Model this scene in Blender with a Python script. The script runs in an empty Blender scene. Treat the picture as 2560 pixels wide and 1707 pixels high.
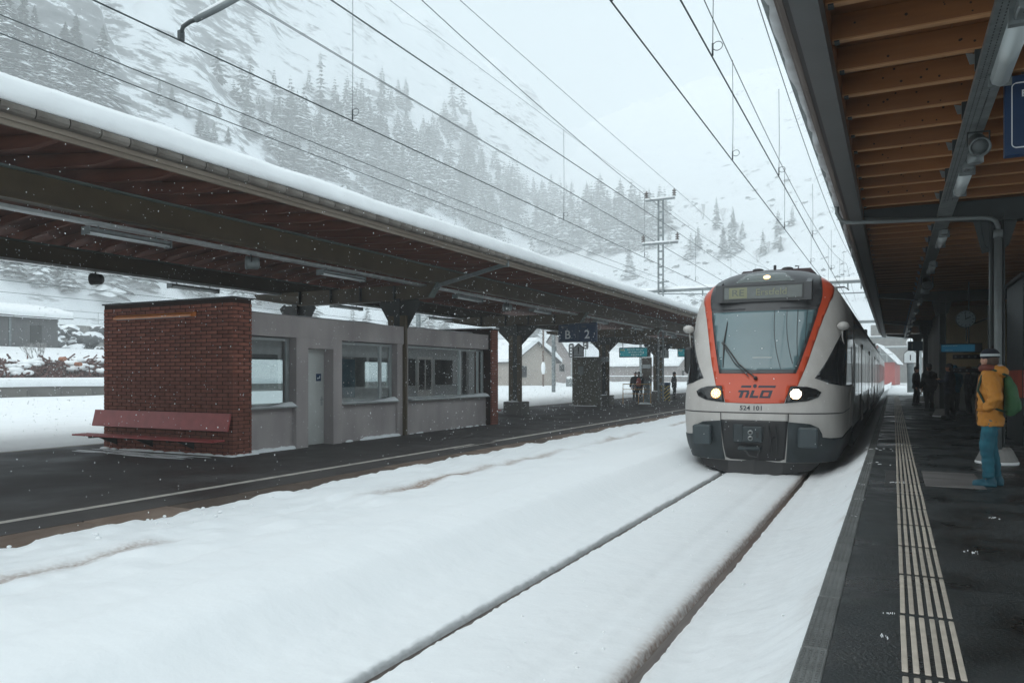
import bpy, bmesh, math, random
from mathutils import Vector, Matrix, noise
R = math.radians
sc = bpy.context.scene

# ------------------------------------------------------------------ camera
# world frame: X across the tracks (right positive), Y along them, Z up from the rail head; metres
CAM = (0.0, 0.0, 1.96)
YAW = R(26.6615)
cd = bpy.data.cameras.new('camera')
cd.sensor_width = 36.0
cd.lens = 36.0 * 1900 / 2560
cd.shift_y = (936 - 853.5) / 2560
cd.clip_start = 0.05
cd.clip_end = 6000
cam = bpy.data.objects.new('camera', cd)
cam.location = CAM
cam.rotation_euler = (R(90), 0, YAW)
sc.collection.objects.link(cam)
sc.camera = cam

# ------------------------------------------------------------------ world, sun, exposure
w = bpy.data.worlds.new('World'); sc.world = w; w.use_nodes = True
nt = w.node_tree; nt.nodes.clear()
out = nt.nodes.new('ShaderNodeOutputWorld')
bg = nt.nodes.new('ShaderNodeBackground')
sky = nt.nodes.new('ShaderNodeTexSky'); sky.sky_type = 'NISHITA'; sky.sun_disc = False
SUN_EL, SUN_AZ = R(52), R(200)
sky.sun_elevation = SUN_EL; sky.sun_rotation = SUN_AZ
sky.air_density = 1.0; sky.dust_density = 6.0
hs = nt.nodes.new('ShaderNodeHueSaturation'); hs.inputs['Saturation'].default_value = 0.35
mx = nt.nodes.new('ShaderNodeMix'); mx.data_type = 'RGBA'
mx.inputs[0].default_value = 0.88
mx.inputs[7].default_value = (6.35, 7.65, 8.25, 1)     # even cloud layer over the clear sky
nt.links.new(sky.outputs[0], hs.inputs['Color'])
nt.links.new(hs.outputs[0], mx.inputs[6])
nt.links.new(mx.outputs[2], bg.inputs[0])
bg.inputs[1].default_value = 0.100
nt.links.new(bg.outputs[0], out.inputs[0])
sl = bpy.data.lights.new('sun', 'SUN'); sl.energy = 1.15; sl.angle = R(80); sl.color = (1.0, 0.985, 0.96)
so = bpy.data.objects.new('sun', sl); sc.collection.objects.link(so)
so.rotation_euler = (math.pi / 2 - SUN_EL, 0, math.pi - SUN_AZ)
vs = sc.view_settings
vs.view_transform = 'Standard'; vs.look = 'None'; vs.gamma = 1.0; vs.use_curve_mapping = False
vs.exposure = 0.30
cy = sc.cycles
cy.use_denoising = True
cy.max_bounces = 7; cy.diffuse_bounces = 4; cy.glossy_bounces = 3; cy.transmission_bounces = 6
cy.volume_bounces = 5; cy.transparent_max_bounces = 12
cy.caustics_reflective = False; cy.caustics_refractive = False
cy.sample_clamp_indirect = 6.0

# ------------------------------------------------------------------ helpers
COL = sc.collection
def link(o):
    COL.objects.link(o); return o
class MB:
    """collects geometry, builds ONE mesh object"""
    def __init__(s): s.v = []; s.f = []; s.mi = []; s.sm = []; s.cur = 0; s.smooth = False
    def add(s, vs, fs):
        b = len(s.v); s.v += [tuple(p) for p in vs]
        for f in fs:
            s.f.append([b + i for i in f]); s.mi.append(s.cur); s.sm.append(s.smooth)
        return s
    def box(s, x0, x1, y0, y1, z0, z1):
        return s.add([(x0,y0,z0),(x1,y0,z0),(x1,y1,z0),(x0,y1,z0),(x0,y0,z1),(x1,y0,z1),(x1,y1,z1),(x0,y1,z1)],
                     [(3,2,1,0),(4,5,6,7),(0,1,5,4),(1,2,6,5),(2,3,7,6),(3,0,4,7)])
    def cbox(s, x0, x1, y0, y1, z0, z1, c=0.01):
        """box with chamfered edges"""
        xs = (x0, x0 + c, x1 - c, x1); ys = (y0, y0 + c, y1 - c, y1); zs = (z0, z0 + c, z1 - c, z1)
        v = []
        for k in (0, 3):
            v += [(xs[i], ys[j], zs[k]) for i, j in ((1,1),(2,1),(2,2),(1,2))]
        for k in (1, 2):
            v += [(xs[i], ys[j], zs[k]) for i, j in ((1,0),(2,0),(3,1),(3,2),(2,3),(1,3),(0,2),(0,1))]
        f = [(3,2,1,0),(4,5,6,7)]
        for i in range(8):
            j = (i + 1) % 8; f.append((8+i, 8+j, 16+j, 16+i))
        f += [(0,1,9,8),(1,2,11,10),(2,3,13,12),(3,0,15,14),(1,10,9),(2,12,11),(3,14,13),(0,8,15)]
        f += [(5,4,16,17),(6,5,18,19),(7,6,20,21),(4,7,22,23),(5,17,18),(6,19,20),(7,21,22),(4,23,16)]
        return s.add(v, f)
    def beam(s, p, q, w, h, up=(0,0,1)):
        p = Vector(p); q = Vector(q); d = (q - p).normalized(); u = Vector(up)
        r = d.cross(u)
        if r.length < 1e-4: r = d.cross(Vector((1,0,0)))
        r.normalize(); u = r.cross(d).normalized()
        a = [p + r*sx*w/2 + u*sz*h/2 for sx, sz in ((-1,-1),(1,-1),(1,1),(-1,1))]
        b = [x + (q - p) for x in a]
        return s.add(a + b, [(0,1,2,3),(7,6,5,4),(1,0,4,5),(2,1,5,6),(3,2,6,7),(0,3,7,4)])
    def tube(s, pts, r, n=8, cap=True):
        pts = [Vector(p) for p in pts]; rs = r if isinstance(r, (list, tuple)) else [r] * len(pts)
        rings = []; prev = None
        for i, p in enumerate(pts):
            d = (pts[min(i+1, len(pts)-1)] - pts[max(i-1, 0)]).normalized()
            if prev is None:
                a = Vector((0,0,1)) if abs(d.z) < .9 else Vector((1,0,0))
                x = d.cross(a).normalized()
            else:
                x = (prev - d * prev.dot(d)).normalized()
            prev = x; y = d.cross(x)
            rings.append([p + (x*math.cos(2*math.pi*k/n) + y*math.sin(2*math.pi*k/n)) * rs[i] for k in range(n)])
        v = [q for rg in rings for q in rg]; f = []
        for i in range(len(pts) - 1):
            for k in range(n):
                j = (k + 1) % n
                f.append((i*n+k, i*n+j, (i+1)*n+j, (i+1)*n+k))
        if cap:
            f.append(tuple(range(n))[::-1]); f.append(tuple((len(pts)-1)*n + k for k in range(n)))
        return s.add(v, f)
    def prism(s, poly, axis, a, b):
        """poly: list of 2-D points in the other two axes (cyclic order X,Y,Z)"""
        def mk(p, t):
            return {'x': (t, p[0], p[1]), 'y': (p[0], t, p[1]), 'z': (p[0], p[1], t)}[axis]
        n = len(poly)
        v = [mk(p, a) for p in poly] + [mk(p, b) for p in poly]
        f = [tuple(range(n))[::-1], tuple(range(n, 2*n))]
        for i in range(n):
            j = (i+1) % n; f.append((i, j, n+j, n+i))
        return s.add(v, f)
    def lathe(s, prof, c=(0,0,0), n=16, axis='z'):
        v = []; f = []
        for r, t in prof:
            for k in range(n):
                a = 2*math.pi*k/n; x, y = r*math.cos(a), r*math.sin(a)
                p = {'z': (x, y, t), 'y': (x, t, y), 'x': (t, x, y)}[axis]
                v.append((p[0]+c[0], p[1]+c[1], p[2]+c[2]))
        m = len(prof)
        for i in range(m-1):
            for k in range(n):
                j = (k+1) % n; f.append((i*n+k, i*n+j, (i+1)*n+j, (i+1)*n+k))
        f.append(tuple(range(n))[::-1]); f.append(tuple((m-1)*n+k for k in range(n)))
        return s.add(v, f)
    def ball(s, c, r, n=10, m=7):
        rx, ry, rz = r if isinstance(r, (list, tuple)) else (r, r, r)
        v = []; f = []
        for i in range(1, m):
            t = math.pi*i/m
            for k in range(n):
                a = 2*math.pi*k/n
                v.append((c[0]+rx*math.sin(t)*math.cos(a), c[1]+ry*math.sin(t)*math.sin(a), c[2]+rz*math.cos(t)))
        top = len(v); v.append((c[0], c[1], c[2]+rz)); v.append((c[0], c[1], c[2]-rz))
        for i in range(m-2):
            for k in range(n):
                j = (k+1) % n; f.append((i*n+k, (i+1)*n+k, (i+1)*n+j, i*n+j))
        for k in range(n):
            j = (k+1) % n; f.append((top, k, j)); f.append((top+1, (m-2)*n+j, (m-2)*n+k))
        return s.add(v, f)
    def grid(s, P, nu, nv):
        """P[i][j] nu x nv points"""
        v = [P[i][j] for i in range(nu) for j in range(nv)]
        return s.add(v, [(i*nv+j, (i+1)*nv+j, (i+1)*nv+j+1, i*nv+j+1) for i in range(nu-1) for j in range(nv-1)])
    def mesh(s, name, mats):
        me = bpy.data.meshes.new(name); me.from_pydata(s.v, [], s.f)
        for m in (mats if isinstance(mats, (list, tuple)) else [mats]): me.materials.append(m)
        if any(s.mi): me.polygons.foreach_set('material_index', s.mi)
        if any(s.sm): me.polygons.foreach_set('use_smooth', s.sm)
        me.update()
        bm = bmesh.new(); bm.from_mesh(me); bmesh.ops.recalc_face_normals(bm, faces=bm.faces); bm.to_mesh(me); bm.free()
        return me
    def build(s, name, mats, parent=None, loc=None, flip=True):
        if flip: me = s.mesh(name, mats)
        else:
            me = bpy.data.meshes.new(name); me.from_pydata(s.v, [], s.f)
            for m in (mats if isinstance(mats, (list, tuple)) else [mats]): me.materials.append(m)
            if any(s.mi): me.polygons.foreach_set('material_index', s.mi)
            if any(s.sm): me.polygons.foreach_set('use_smooth', s.sm)
            me.update()
        o = link(bpy.data.objects.new(name, me))
        if parent is not None: o.parent = parent
        if loc: o.location = loc
        return o
def tag(o, label=None, cat=None, group=None, kind=None):
    if label: o['label'] = label
    if cat: o['category'] = cat
    if group: o['group'] = group
    if kind: o['kind'] = kind
    return o
def thing(name, label, cat, loc=(0,0,0), rz=0, group=None):
    o = link(bpy.data.objects.new(name, None)); o.location = loc; o.rotation_euler = (0,0,rz)
    o.empty_display_size = 0.1
    return tag(o, label, cat, group)
def inst(name, me, parent=None, loc=(0,0,0), rot=(0,0,0), scale=None):
    o = link(bpy.data.objects.new(name, me)); o.location = loc; o.rotation_euler = rot
    if scale: o.scale = scale
    if parent is not None: o.parent = parent
    return o
def dup(root, loc, rz=None, label=None, group=None, scale=None):
    r = root.copy(); link(r); r.location = loc
    if rz is not None: r.rotation_euler = (0,0,rz)
    if scale: r.scale = scale
    if label: r['label'] = label
    if group: r['group'] = group
    for ch in root.children:
        c = ch.copy(); link(c); c.parent = r
        for g in ch.children:
            d = g.copy(); link(d); d.parent = c
    return r
WORK = bpy.data.scenes.new('workbench')          # empty side scene: modifiers are evaluated there, then it is removed
def evaluated_mesh(o):
    WORK.collection.objects.link(o)
    vl = WORK.view_layers[0]; vl.update()
    me = bpy.data.meshes.new_from_object(o.evaluated_get(vl.depsgraph))
    WORK.collection.objects.unlink(o)
    return me
def text(name, s, mat, parent, loc, size, rot=(R(90),0,0), ext=0.002, bold=0.0, sx=1.0, align='CENTER', shear=0.0):
    """flat lettering turned into a mesh"""
    cu = bpy.data.curves.new(name, 'FONT'); cu.body = s; cu.size = size; cu.extrude = ext
    cu.align_x = align; cu.align_y = 'CENTER'; cu.offset = bold; cu.resolution_u = 3; cu.shear = shear
    t = bpy.data.objects.new(name, cu)
    me = evaluated_mesh(t)
    bpy.data.objects.remove(t); bpy.data.curves.remove(cu)
    me.materials.clear(); me.materials.append(mat)
    o = link(bpy.data.objects.new(name, me)); o.location = loc; o.rotation_euler = rot; o.scale = (sx,1,1)
    if parent is not None: o.parent = parent
    return o

# ------------------------------------------------------------------ materials
def nodes(name):
    m = bpy.data.materials.new(name); m.use_nodes = True
    n = m.node_tree; b = n.nodes['Principled BSDF']
    return m, n, b
def mat(name, col, rough=0.6, metal=0.0, var=0.0, scale=4.0, col2=None, bump=0.0, bscale=30.0, spec=0.5, stretch=None, detail=4, rvar=0.0, per_object=0.0):
    m, n, b = nodes(name); L = n.links.new
    b.inputs['Roughness'].default_value = rough; b.inputs['Metallic'].default_value = metal
    b.inputs['Specular IOR Level'].default_value = spec
    tc = n.nodes.new('ShaderNodeTexCoord'); src = tc.outputs['Object']
    if stretch:
        mp = n.nodes.new('ShaderNodeMapping'); mp.inputs['Scale'].default_value = stretch
        L(src, mp.inputs[0]); src = mp.outputs[0]
    col = tuple(col) + (1,)
    if var or col2:
        no = n.nodes.new('ShaderNodeTexNoise'); no.inputs['Scale'].default_value = scale; no.inputs['Detail'].default_value = detail
        L(src, no.inputs['Vector'])
        rp = n.nodes.new('ShaderNodeValToRGB'); rp.color_ramp.elements[0].position = .3; rp.color_ramp.elements[1].position = .7
        c2 = tuple(col2) + (1,) if col2 else tuple(c*(1+var) for c in col[:3]) + (1,)
        c1 = col if col2 else tuple(c*(1-var) for c in col[:3]) + (1,)
        rp.color_ramp.elements[0].color = c1; rp.color_ramp.elements[1].color = c2
        L(no.outputs[0], rp.inputs[0]); csock = rp.outputs[0]
        if per_object:
            oi = n.nodes.new('ShaderNodeObjectInfo'); mr = n.nodes.new('ShaderNodeMapRange')
            mr.inputs[3].default_value = 1 - per_object; mr.inputs[4].default_value = 1 + per_object
            L(oi.outputs['Random'], mr.inputs[0])
            hv = n.nodes.new('ShaderNodeHueSaturation'); L(mr.outputs[0], hv.inputs['Value']); L(csock, hv.inputs['Color']); csock = hv.outputs[0]
        L(csock, b.inputs['Base Color'])
        if rvar:
            mr = n.nodes.new('ShaderNodeMapRange'); mr.inputs[3].default_value = max(0.02, rough - rvar); mr.inputs[4].default_value = min(1, rough + rvar)
            mr.inputs[1].default_value = .35; mr.inputs[2].default_value = .65
            L(no.outputs[0], mr.inputs[0]); L(mr.outputs[0], b.inputs['Roughness'])
    else: b.inputs['Base Color'].default_value = col
    if bump:
        nb = n.nodes.new('ShaderNodeTexNoise'); nb.inputs['Scale'].default_value = bscale; nb.inputs['Detail'].default_value = 5
        L(src, nb.inputs['Vector'])
        bp = n.nodes.new('ShaderNodeBump'); bp.inputs['Strength'].default_value = bump; bp.inputs['Distance'].default_value = 0.02
        L(nb.outputs[0], bp.inputs['Height']); L(bp.outputs[0], b.inputs['Normal'])
    return m
def emit(name, col, s):
    m, n, b = nodes(name); b.inputs['Base Color'].default_value = (*col, 1)
    b.inputs['Emission Color'].default_value = (*col, 1); b.inputs['Emission Strength'].default_value = s
    return m
def glass(name, tint=(.8,.86,.88), rough=0.02, mixv=0.25):
    """thin window pane: clear layer with a mirror coat"""
    m, n, b = nodes(name); n.nodes.remove(b); L = n.links.new
    o = n.nodes['Material Output']
    tr = n.nodes.new('ShaderNodeBsdfTransparent'); tr.inputs[0].default_value = (*tint, 1)
    gl = n.nodes.new('ShaderNodeBsdfGlossy'); gl.inputs['Roughness'].default_value = rough
    lw = n.nodes.new('ShaderNodeLayerWeight'); lw.inputs[0].default_value = .5
    fr = n.nodes.new('ShaderNodeMath'); fr.operation = 'POWER'; fr.inputs[1].default_value = 4.0; L(lw.outputs['Facing'], fr.inputs[0])
    ad = n.nodes.new('ShaderNodeMath'); ad.operation = 'ADD'; ad.use_clamp = True; ad.inputs[1].default_value = mixv
    mxn = n.nodes.new('ShaderNodeMixShader')
    L(fr.outputs[0], ad.inputs[0]); L(ad.outputs[0], mxn.inputs[0]); L(tr.outputs[0], mxn.inputs[1]); L(gl.outputs[0], mxn.inputs[2]); L(mxn.outputs[0], o.inputs[0])
    return m
M = {}
M['snow'] = mat('snow', (.86,.88,.89), .75, var=.03, scale=1.2, bump=.25, bscale=14, spec=.25)
M['snow_cap'] = mat('snow_cap', (.86,.88,.89), .75, var=.03, scale=2, bump=.3, bscale=9, spec=.25)

# ------------------------------------------------------------------ terrain
def fbm(x, y, s, o=4, z=0.0):
    return noise.fractal(Vector((x*s, y*s, z)), 1.0, 2.0, o)
def sstep(a, b, t):
    t = min(1, max(0, (t-a)/(b-a))); return t*t*(3-2*t)
def hill(x, y):
    """valley side on the left of the line and the slope that closes the valley ahead"""
    u = -x - 175 - 8*math.sin(y*.008)
    if u > 0:
        t = .84 + .08*math.sin(y*.006 + 1.1)
        left = u*t*sstep(0, 50, u) + .18*min(u, 30) + max(0, u-95)*.66
        cliff = sstep(.0, .32, fbm(x, y, .0065, 3, 7.3)) * sstep(60, 120, u)
        left += 24*cliff
        left += 52*sstep(96, 132, u + 16*fbm(x, y, .03, 4, 2.0))*(1-sstep(195, 235, y + 14*fbm(x, y, .05, 3, 5.0)))
        left += 9*fbm(x*1.0, y*.6, .022, 4)*sstep(20, 90, u) + 3.2*noise.ridged_multi_fractal(Vector((x*.05, y*.035, left*.04)), .9, 2.0, 4, .9, 2.0)*sstep(40, 110, u)
    else: left = -5
    v = y - 262 + .36*x + 16*math.sin(x*.016)
    if v > 0:
        end = v*.42*sstep(0, 60, v) + .0002*v*v
        end += 5*fbm(x, y, .018, 4, 3.1)*sstep(20, 90, v)
        step = v % 46.0
        end += 4.0*sstep(36, 44, step)*sstep(20, 60, v) - 4.0*(step/46.0)*sstep(20, 60, v)
    else: end = -5
    k = 8.0
    z = max(left, end) + (k*.25*max(0, 1-abs(left-end)/k)**2 if max(left, end) > 0 else 0)
    lim = 420 + 35*fbm(x, y, .008, 3, 1.7)
    return min(z, lim) if z < lim else lim + .02*(z-lim)

def mountain_material():
    m, n, b = nodes('mountain_snow_rock'); L = n.links.new
    b.inputs['Roughness'].default_value = .85; b.inputs['Specular IOR Level'].default_value = .2
    ge = n.nodes.new('ShaderNodeNewGeometry'); sp = n.nodes.new('ShaderNodeSeparateXYZ'); L(ge.outputs['Normal'], sp.inputs[0])
    tc = n.nodes.new('ShaderNodeTexCoord')
    mp = n.nodes.new('ShaderNodeMapping'); mp.inputs['Rotation'].default_value = (R(25), R(20), R(15)); mp.inputs['Scale'].default_value = (1.5, .38, 2.2)
    L(tc.outputs['Object'], mp.inputs[0])
    n1 = n.nodes.new('ShaderNodeTexNoise'); n1.inputs['Scale'].default_value = .075; n1.inputs['Detail'].default_value = 9; n1.inputs['Roughness'].default_value = .68
    L(mp.outputs[0], n1.inputs['Vector'])
    n2 = n.nodes.new('ShaderNodeTexNoise'); n2.inputs['Scale'].default_value = .012; n2.inputs['Detail'].default_value = 3
    L(tc.outputs['Object'], n2.inputs['Vector'])
    # steep -> rock
    mr = n.nodes.new('ShaderNodeMapRange'); mr.inputs[1].default_value = .80; mr.inputs[2].default_value = .30; mr.inputs[3].default_value = -.045; mr.inputs[4].default_value = .15
    L(sp.outputs[2], mr.inputs[0])
    a1 = n.nodes.new('ShaderNodeMath'); a1.operation = 'ADD'; L(mr.outputs[0], a1.inputs[0]); L(n1.outputs[0], a1.inputs[1])
    m2 = n.nodes.new('ShaderNodeMath'); m2.operation = 'MULTIPLY_ADD'; m2.inputs[1].default_value = .40; L(n2.outputs[0], m2.inputs[0]); L(a1.outputs[0], m2.inputs[2])
    at = n.nodes.new('ShaderNodeAttribute'); at.attribute_name = 'cliff'      # bare rock faces, thinned far off in place of thicker fog
    m3 = n.nodes.new('ShaderNodeMath'); m3.operation = 'MULTIPLY_ADD'; m3.inputs[1].default_value = .105; L(at.outputs['Fac'], m3.inputs[0]); L(m2.outputs[0], m3.inputs[2]); m2 = m3
    rp = n.nodes.new('ShaderNodeValToRGB'); rp.color_ramp.elements[0].position = .762; rp.color_ramp.elements[1].position = .83
    rp.color_ramp.elements[0].color = (.82,.85,.87,1); rp.color_ramp.elements[1].color = (.19,.20,.205,1)
    # inside the rock: dark and pale slabs, snow lodged on ledges
    rp.color_ramp.elements[0].color = (0,0,0,1); rp.color_ramp.elements[1].color = (1,1,1,1)
    mpl = n.nodes.new('ShaderNodeMapping'); mpl.inputs['Scale'].default_value = (.6,.6,1.7); mpl.inputs['Rotation'].default_value = (R(18),R(-25),0); L(tc.outputs['Object'], mpl.inputs[0])
    n4 = n.nodes.new('ShaderNodeTexNoise'); n4.inputs['Scale'].default_value = .11; n4.inputs['Detail'].default_value = 8; n4.inputs['Roughness'].default_value = .65; L(mpl.outputs[0], n4.inputs['Vector'])
    rk = n.nodes.new('ShaderNodeValToRGB'); ek = rk.color_ramp.elements
    ek[0].position = .36; ek[0].color = (.11,.12,.125,1); ek[1].position = .55; ek[1].color = (.26,.27,.275,1)
    e3 = ek.new(.60); e3.color = (.80,.83,.85,1)
    L(n4.outputs[0], rk.inputs[0])
    mxk = n.nodes.new('ShaderNodeMix'); mxk.data_type = 'RGBA'; mxk.inputs[6].default_value = (.82,.85,.87,1)
    L(m2.outputs[0], rp.inputs[0]); L(rp.outputs[0], mxk.inputs[0]); L(rk.outputs[0], mxk.inputs[7]); L(mxk.outputs[2], b.inputs['Base Color'])
    bp = n.nodes.new('ShaderNodeBump'); bp.inputs['Strength'].default_value = .6; bp.inputs['Distance'].default_value = 1.5
    L(n1.outputs[0], bp.inputs['Height']); L(bp.outputs[0], b.inputs['Normal'])
    return m
M['mountain'] = mountain_material()

# flat valley floor out to the horizon, below everything else
g = MB().grid([[(x, y, -.06) for y in (-900, -60, 60, 300, 900, 2400)] for x in (-2400, -300, -60, 60, 300, 1500)], 6, 6)
tag(g.build('ground', M['snow']), kind='structure')

# mountain: polar-ish grid, finer near the camera
def mk_mountain():
    mb = MB(); mb.smooth = True
    ang = [R(a) for a in [x*.30 for x in range(-90, 330)]]      # azimuth left of the track direction
    dist = []; r = 110.0
    while r < 1500: dist.append(r); r *= 1.011
    P = []
    for a in ang:
        row = []
        for r in dist:
            x, y = -math.sin(a)*r, math.cos(a)*r
            row.append((x, y, hill(x, y) - (0 if 1 else 0)))
        P.append(row)
    mb.grid(P, len(ang), len(dist))
    o = mb.build('mountain_slope', M['mountain'], flip=False)
    ca = o.data.color_attributes.new('cliff', 'FLOAT_COLOR', 'POINT'); cols = []
    for row in P:
        for x, y, z in row:
            u = -x - 175 - 8*math.sin(y*.008)
            k = sstep(75, 100, u)*(1-sstep(200, 320, u))*(1-sstep(205, 240, y + 22*fbm(x, y, .03, 3, 5.0)))
            k = max(k, .45*sstep(150, 240, u)*sstep(.05, .35, fbm(x, y, .008, 3, 4.4)))
            k -= .9*(1-sstep(45, 95, u))*(1 if u > 0 else 0) + .55*sstep(480, 700, math.hypot(x, y))*(1 if u > 0 else 0)  # rock fades with distance: fog put into the colour of the far slopes
            cols += [k, k, k, 1]
    ca.data.foreach_set('color', cols)
    return o
mnt = tag(mk_mountain(), kind='structure')

# haze: even snowy air round the whole place
hm = bpy.data.materials.new('haze_air'); hm.use_nodes = True
hn = hm.node_tree; hn.nodes.clear()
ho = hn.nodes.new('ShaderNodeOutputMaterial'); hv = hn.nodes.new('ShaderNodeVolumePrincipled')
hv.inputs['Color'].default_value = (.985,.995,1.0,1); hv.inputs['Density'].default_value = .0013; hv.inputs['Anisotropy'].default_value = 0.0
hn.links.new(hv.outputs[0], ho.inputs['Volume'])
hz = MB().box(-1520, 800, -120, 1540, -1.2, 520)
hz = hz.build('haze', hm); tag(hz, 'pale snowy haze filling the valley air', 'haze', kind='stuff')

# ------------------------------------------------------------------ more materials
M['asphalt'] = mat('asphalt_wet', (.009,.012,.0125), .5, col2=(.030,.036,.037), scale=1.3, bump=.35, bscale=55, rvar=.28, detail=8)
M['asphalt_l'] = mat('asphalt_damp', (.034,.030,.029), .72, col2=(.070,.063,.060), scale=.7, bump=.3, bscale=50, rvar=.2, detail=8)
M['kerb'] = mat('kerb_stone', (.085,.052,.034), .8, col2=(.20,.155,.125), scale=1.1, bump=.4, bscale=25, per_object=.45, detail=6)
M['edge_slab'] = mat('edge_slab', (.14,.147,.144), .65, var=.3, scale=3, bump=.3, bscale=60, per_object=.18)
M['line'] = mat('line_paint', (.62,.58,.52), .7, col2=(.36,.33,.3), scale=5, detail=9)
M['tactile'] = mat('tactile_cream', (.60,.54,.46), .6, col2=(.42,.37,.31), scale=7, detail=8, per_object=.12)
M['concrete'] = mat('concrete', (.22,.215,.205), .85, var=.25, scale=2.5, bump=.3, bscale=20)
M['darkcon'] = mat('dark_concrete', (.11,.105,.1), .85, col2=(.2,.19,.17), scale=.5, bump=.3, bscale=6, stretch=(1,1,.3))
M['steel'] = mat('rail_steel', (.16,.13,.11), .4, metal=.6, col2=(.07,.045,.035), scale=3, stretch=(8,.6,8))
M['dirty_snow'] = mat('dirty_snow', (.46,.43,.41), .8, col2=(.24,.19,.16), scale=7, bump=.4, bscale=30, detail=8)

def track_snow_material():
    """snow with the brown grit and grey slush that passing wheels leave in the rail grooves"""
    m, n, b = nodes('track_snow'); L = n.links.new
    b.inputs['Roughness'].default_value = .75; b.inputs['Specular IOR Level'].default_value = .25
    tc = n.nodes.new('ShaderNodeTexCoord')
    def nz(sc_, det=6):
        q = n.nodes.new('ShaderNodeTexNoise'); q.inputs['Scale'].default_value = sc_; q.inputs['Detail'].default_value = det
        L(tc.outputs['Object'], q.inputs['Vector']); return q.outputs[0]
    at = n.nodes.new('ShaderNodeAttribute'); at.attribute_name = 'grit'
    def math_(op, a, b_, c=None):
        q = n.nodes.new('ShaderNodeMath'); q.operation = op
        for i, v in enumerate((a, b_, c)):
            if v is None: continue
            if isinstance(v, (int, float)): q.inputs[i].default_value = v
            else: L(v, q.inputs[i])
        return q.outputs[0]
    sp = n.nodes.new('ShaderNodeSeparateColor'); L(at.outputs['Color'], sp.inputs[0])
    fine = nz(24, 8); big = nz(2.2, 5)
    def mixc(f, a, b_):
        q = n.nodes.new('ShaderNodeMix'); q.data_type = 'RGBA'; L(f, q.inputs[0])
        for i, v in ((6, a), (7, b_)):
            if isinstance(v, tuple): q.inputs[i].default_value = (*v, 1)
            else: L(v, q.inputs[i])
        return q.outputs[2]
    base = mixc(big, (.86,.88,.89), (.83,.86,.875))
    f1 = n.nodes.new('ShaderNodeClamp'); L(math_('MULTIPLY', sp.outputs[0], math_('MULTIPLY_ADD', fine, 2.4, -.25)), f1.inputs[0])
    c1 = mixc(f1.outputs[0], base, (.34,.265,.225))       # red: brown grit
    f2 = n.nodes.new('ShaderNodeClamp'); L(math_('MULTIPLY', sp.outputs[1], math_('MULTIPLY_ADD', fine, .9, .55)), f2.inputs[0])
    c2 = mixc(f2.outputs[0], c1, (.44,.455,.46))       # green: grey slush
    L(c2, b.inputs['Base Color'])
    nb = nz(11, 7)
    bp = n.nodes.new('ShaderNodeBump'); bp.inputs['Strength'].default_value = .22; bp.inputs['Distance'].default_value = .03
    L(nb, bp.inputs['Height']); L(bp.outputs[0], b.inputs['Normal'])
    return m
M['track_snow'] = track_snow_material()

# ------------------------------------------------------------------ snow over the two tracks between the platforms
PZ_R, PZ_L = .55, .25              # platform tops above the rail head
RAIL_L, RAIL_R = -2.98, -1.48
PROF = [(-8.75,.0),(-8.2,.06),(-7.98,.15),(-7.82,.235),(-7.66,.295),(-7.4,.34),(-7.0,.33),(-6.62,.34),(-6.50,.30),(-6.34,.31),(-6.2,.33),(-5.62,.325),(-5.5,.345),(-4.95,.33),(-4.80,.345),(-4.66,.415),(-4.4,.42),
        (-4.05,.38),(-3.68,.17),(-3.4,.085),(-3.2,.06),(-3.06,.056),(-3.035,.045),(-3.02,-.014),(-2.93,-.014),(-2.915,.045),(-2.89,.057),(-2.6,.064),(-2.3,.066),(-2.10,.066),(-2.02,.050),(-1.94,.052),(-1.86,.068),
        (-1.66,.062),(-1.575,.052),(-1.545,.036),(-1.525,-.014),(-1.435,-.014),(-1.42,.038),(-1.395,.055),(-1.2,.07),(-1.0,.15),(-.75,.27),(-.55,.42),(-.46,.50),(-.42,.53),(-.39,.53),(-.30,.45)]
def prof(x):
    for (a, b), (c, d) in zip(PROF, PROF[1:]):
        if x <= c:
            t = (x-a)/(c-a); return b + (d-b)*t
    return PROF[-1][1]
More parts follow.
